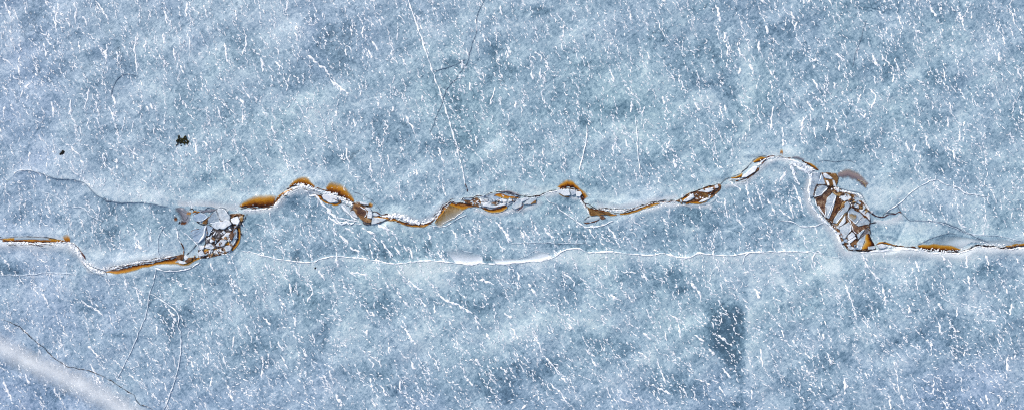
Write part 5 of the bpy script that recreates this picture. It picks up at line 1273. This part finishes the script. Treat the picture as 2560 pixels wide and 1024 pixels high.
for q in ([(264, 678), (330, 670), (400, 656), (470, 656), (500, 644)], [(604, 516), (660, 510), (690, 500)], [(730, 464), (752, 458), (784, 468)], [(818, 474), (850, 480), (880, 502)], [(935, 540), (990, 552), (1060, 562)],
          [(1134, 510), (1180, 512)], [(1206, 520), (1240, 524), (1266, 518)], [(1398, 470), (1440, 470), (1462, 496)], [(1470, 522), (1500, 530), (1540, 536)], [(1552, 534), (1600, 522), (1650, 506)], [(1700, 500), (1750, 490), (1800, 466)], [(2294, 618), (2340, 618), (2400, 622)]):
    crumbs_into(CR, q, 7, 0.8, 2.0, 4)
o = link('crushed_ice', CR[0], CR[1], 'rubble', origin=(0, 0, 0))
tag(o, 'fine white crushed ice spilled along the rusty crack', None, None, 'stuff')


# ------------------------------------------------------------------ debris on the ice
def clump(pts, m, name, label, cat, r=2.4, extra=()):
    bm = bmesh.new()
    ox, oy = pts[0]
    for (x, y) in pts:
        rr = r * random.uniform(0.7, 1.25)
        mat = __import__('mathutils').Matrix.Translation(Vector(W(x, y, 0.01)) - Vector(W(ox, oy, 0)))
        g = bmesh.ops.create_icosphere(bm, subdivisions=2, radius=rr * S, matrix=mat)
        cv = mat.translation
        for v in g['verts']:
            k = 1 + 0.5 * mnoise.noise(v.co * 45)
            q = (v.co - cv) * k
            q.z = max(-0.008, q.z * 0.6)
            v.co = cv + q
    me = bpy.data.meshes.new(name)
    bm.to_mesh(me); bm.free()
    me.materials.append(M[m])
    o = bpy.data.objects.new(name, me)
    COL.objects.link(o)
    o.location = WR(ox, oy, 0)
    tag(o, label, cat)
    for q in extra:
        branch(o, q, 1.3, m, name='stem', h=0.02, z=0.01)
    return o


clump([(456, 353), (447, 345), (452, 347), (446, 350), (451, 352), (461, 346), (463, 343), (460, 350), (466, 349), (441, 353), (445, 355), (457, 356), (462, 356), (467, 357), (470, 354), (451, 357), (455, 349), (448, 340), (462, 360), (469, 359)],
      'moss', 'dead_plant_clump', 'ragged dark olive clump of dead plants lying on the ice', 'plant clump', 2.9,
      extra=([(447, 345), (445, 339)], [(462, 345), (463, 338)], [(466, 357), (471, 365)], [(444, 356), (439, 365)]))
clump([(441, 363), (443, 361), (445, 360)], 'moss', 'plant_scrap', 'small dark scrap below the left of the olive plant clump', 'plant scrap', 1.7)
clump([(452, 365), (453, 364)], 'moss', 'plant_scrap', 'tiny dark scrap right below the middle of the olive plant clump', 'plant scrap', 1.4)
clump([(157, 381), (154, 382), (160, 380), (158, 378), (156, 384), (152, 385), (159, 383)], 'coal', 'dirt_clod', 'small black clod lying on the ice left of the olive plant clump', 'clod', 2.3)
clump([(788, 670), (789, 669)], 'coal', 'pebble', 'tiny black pebble under the white wavy crack', 'pebble', 1.8)

# ------------------------------------------------------------------ air, light, camera
w = bpy.data.worlds.new('World')
scene.world = w
w.use_nodes = True
nt = w.node_tree
bg = nt.nodes['Background']
sky = nt.nodes.new('ShaderNodeTexSky')
sky.sky_type = 'NISHITA'
sky.sun_disc = False
ELEV, ROT = math.radians(40), math.radians(-40)
sky.sun_elevation = ELEV
sky.sun_rotation = ROT
sky.air_density = 1.0
sky.dust_density = 3.0
nt.links.new(sky.outputs['Color'], bg.inputs['Color'])
bg.inputs['Strength'].default_value = 0.10
ld = bpy.data.lights.new('sun', 'SUN')
ld.energy = 1.5
ld.angle = math.radians(10)
ld.color = (1.0, 0.95, 0.88)
sun = bpy.data.objects.new('sun', ld)
COL.objects.link(sun)
dirv = Vector((math.sin(ROT) * math.cos(ELEV), math.cos(ROT) * math.cos(ELEV), math.sin(ELEV)))
sun.rotation_euler = dirv.to_track_quat('Z', 'Y').to_euler()
sun.location = dirv * 60

cd = bpy.data.cameras.new('camera')
cam = bpy.data.objects.new('camera', cd)
COL.objects.link(cam)
cam.location = (0, 0, 26.0)
cam.rotation_euler = (0, 0, 0)
cd.sensor_width = 36
cd.lens = 36 * 26.0 / 25.6
cd.clip_end = 3000
scene.camera = cam
scene.cycles.filter_width = 1.15              # a crisp drone photograph
scene.cycles.use_denoising = False
vs = scene.view_settings
vs.view_transform = 'Standard'
vs.look = 'None'
vs.gamma = 1
vs.exposure = 0.82
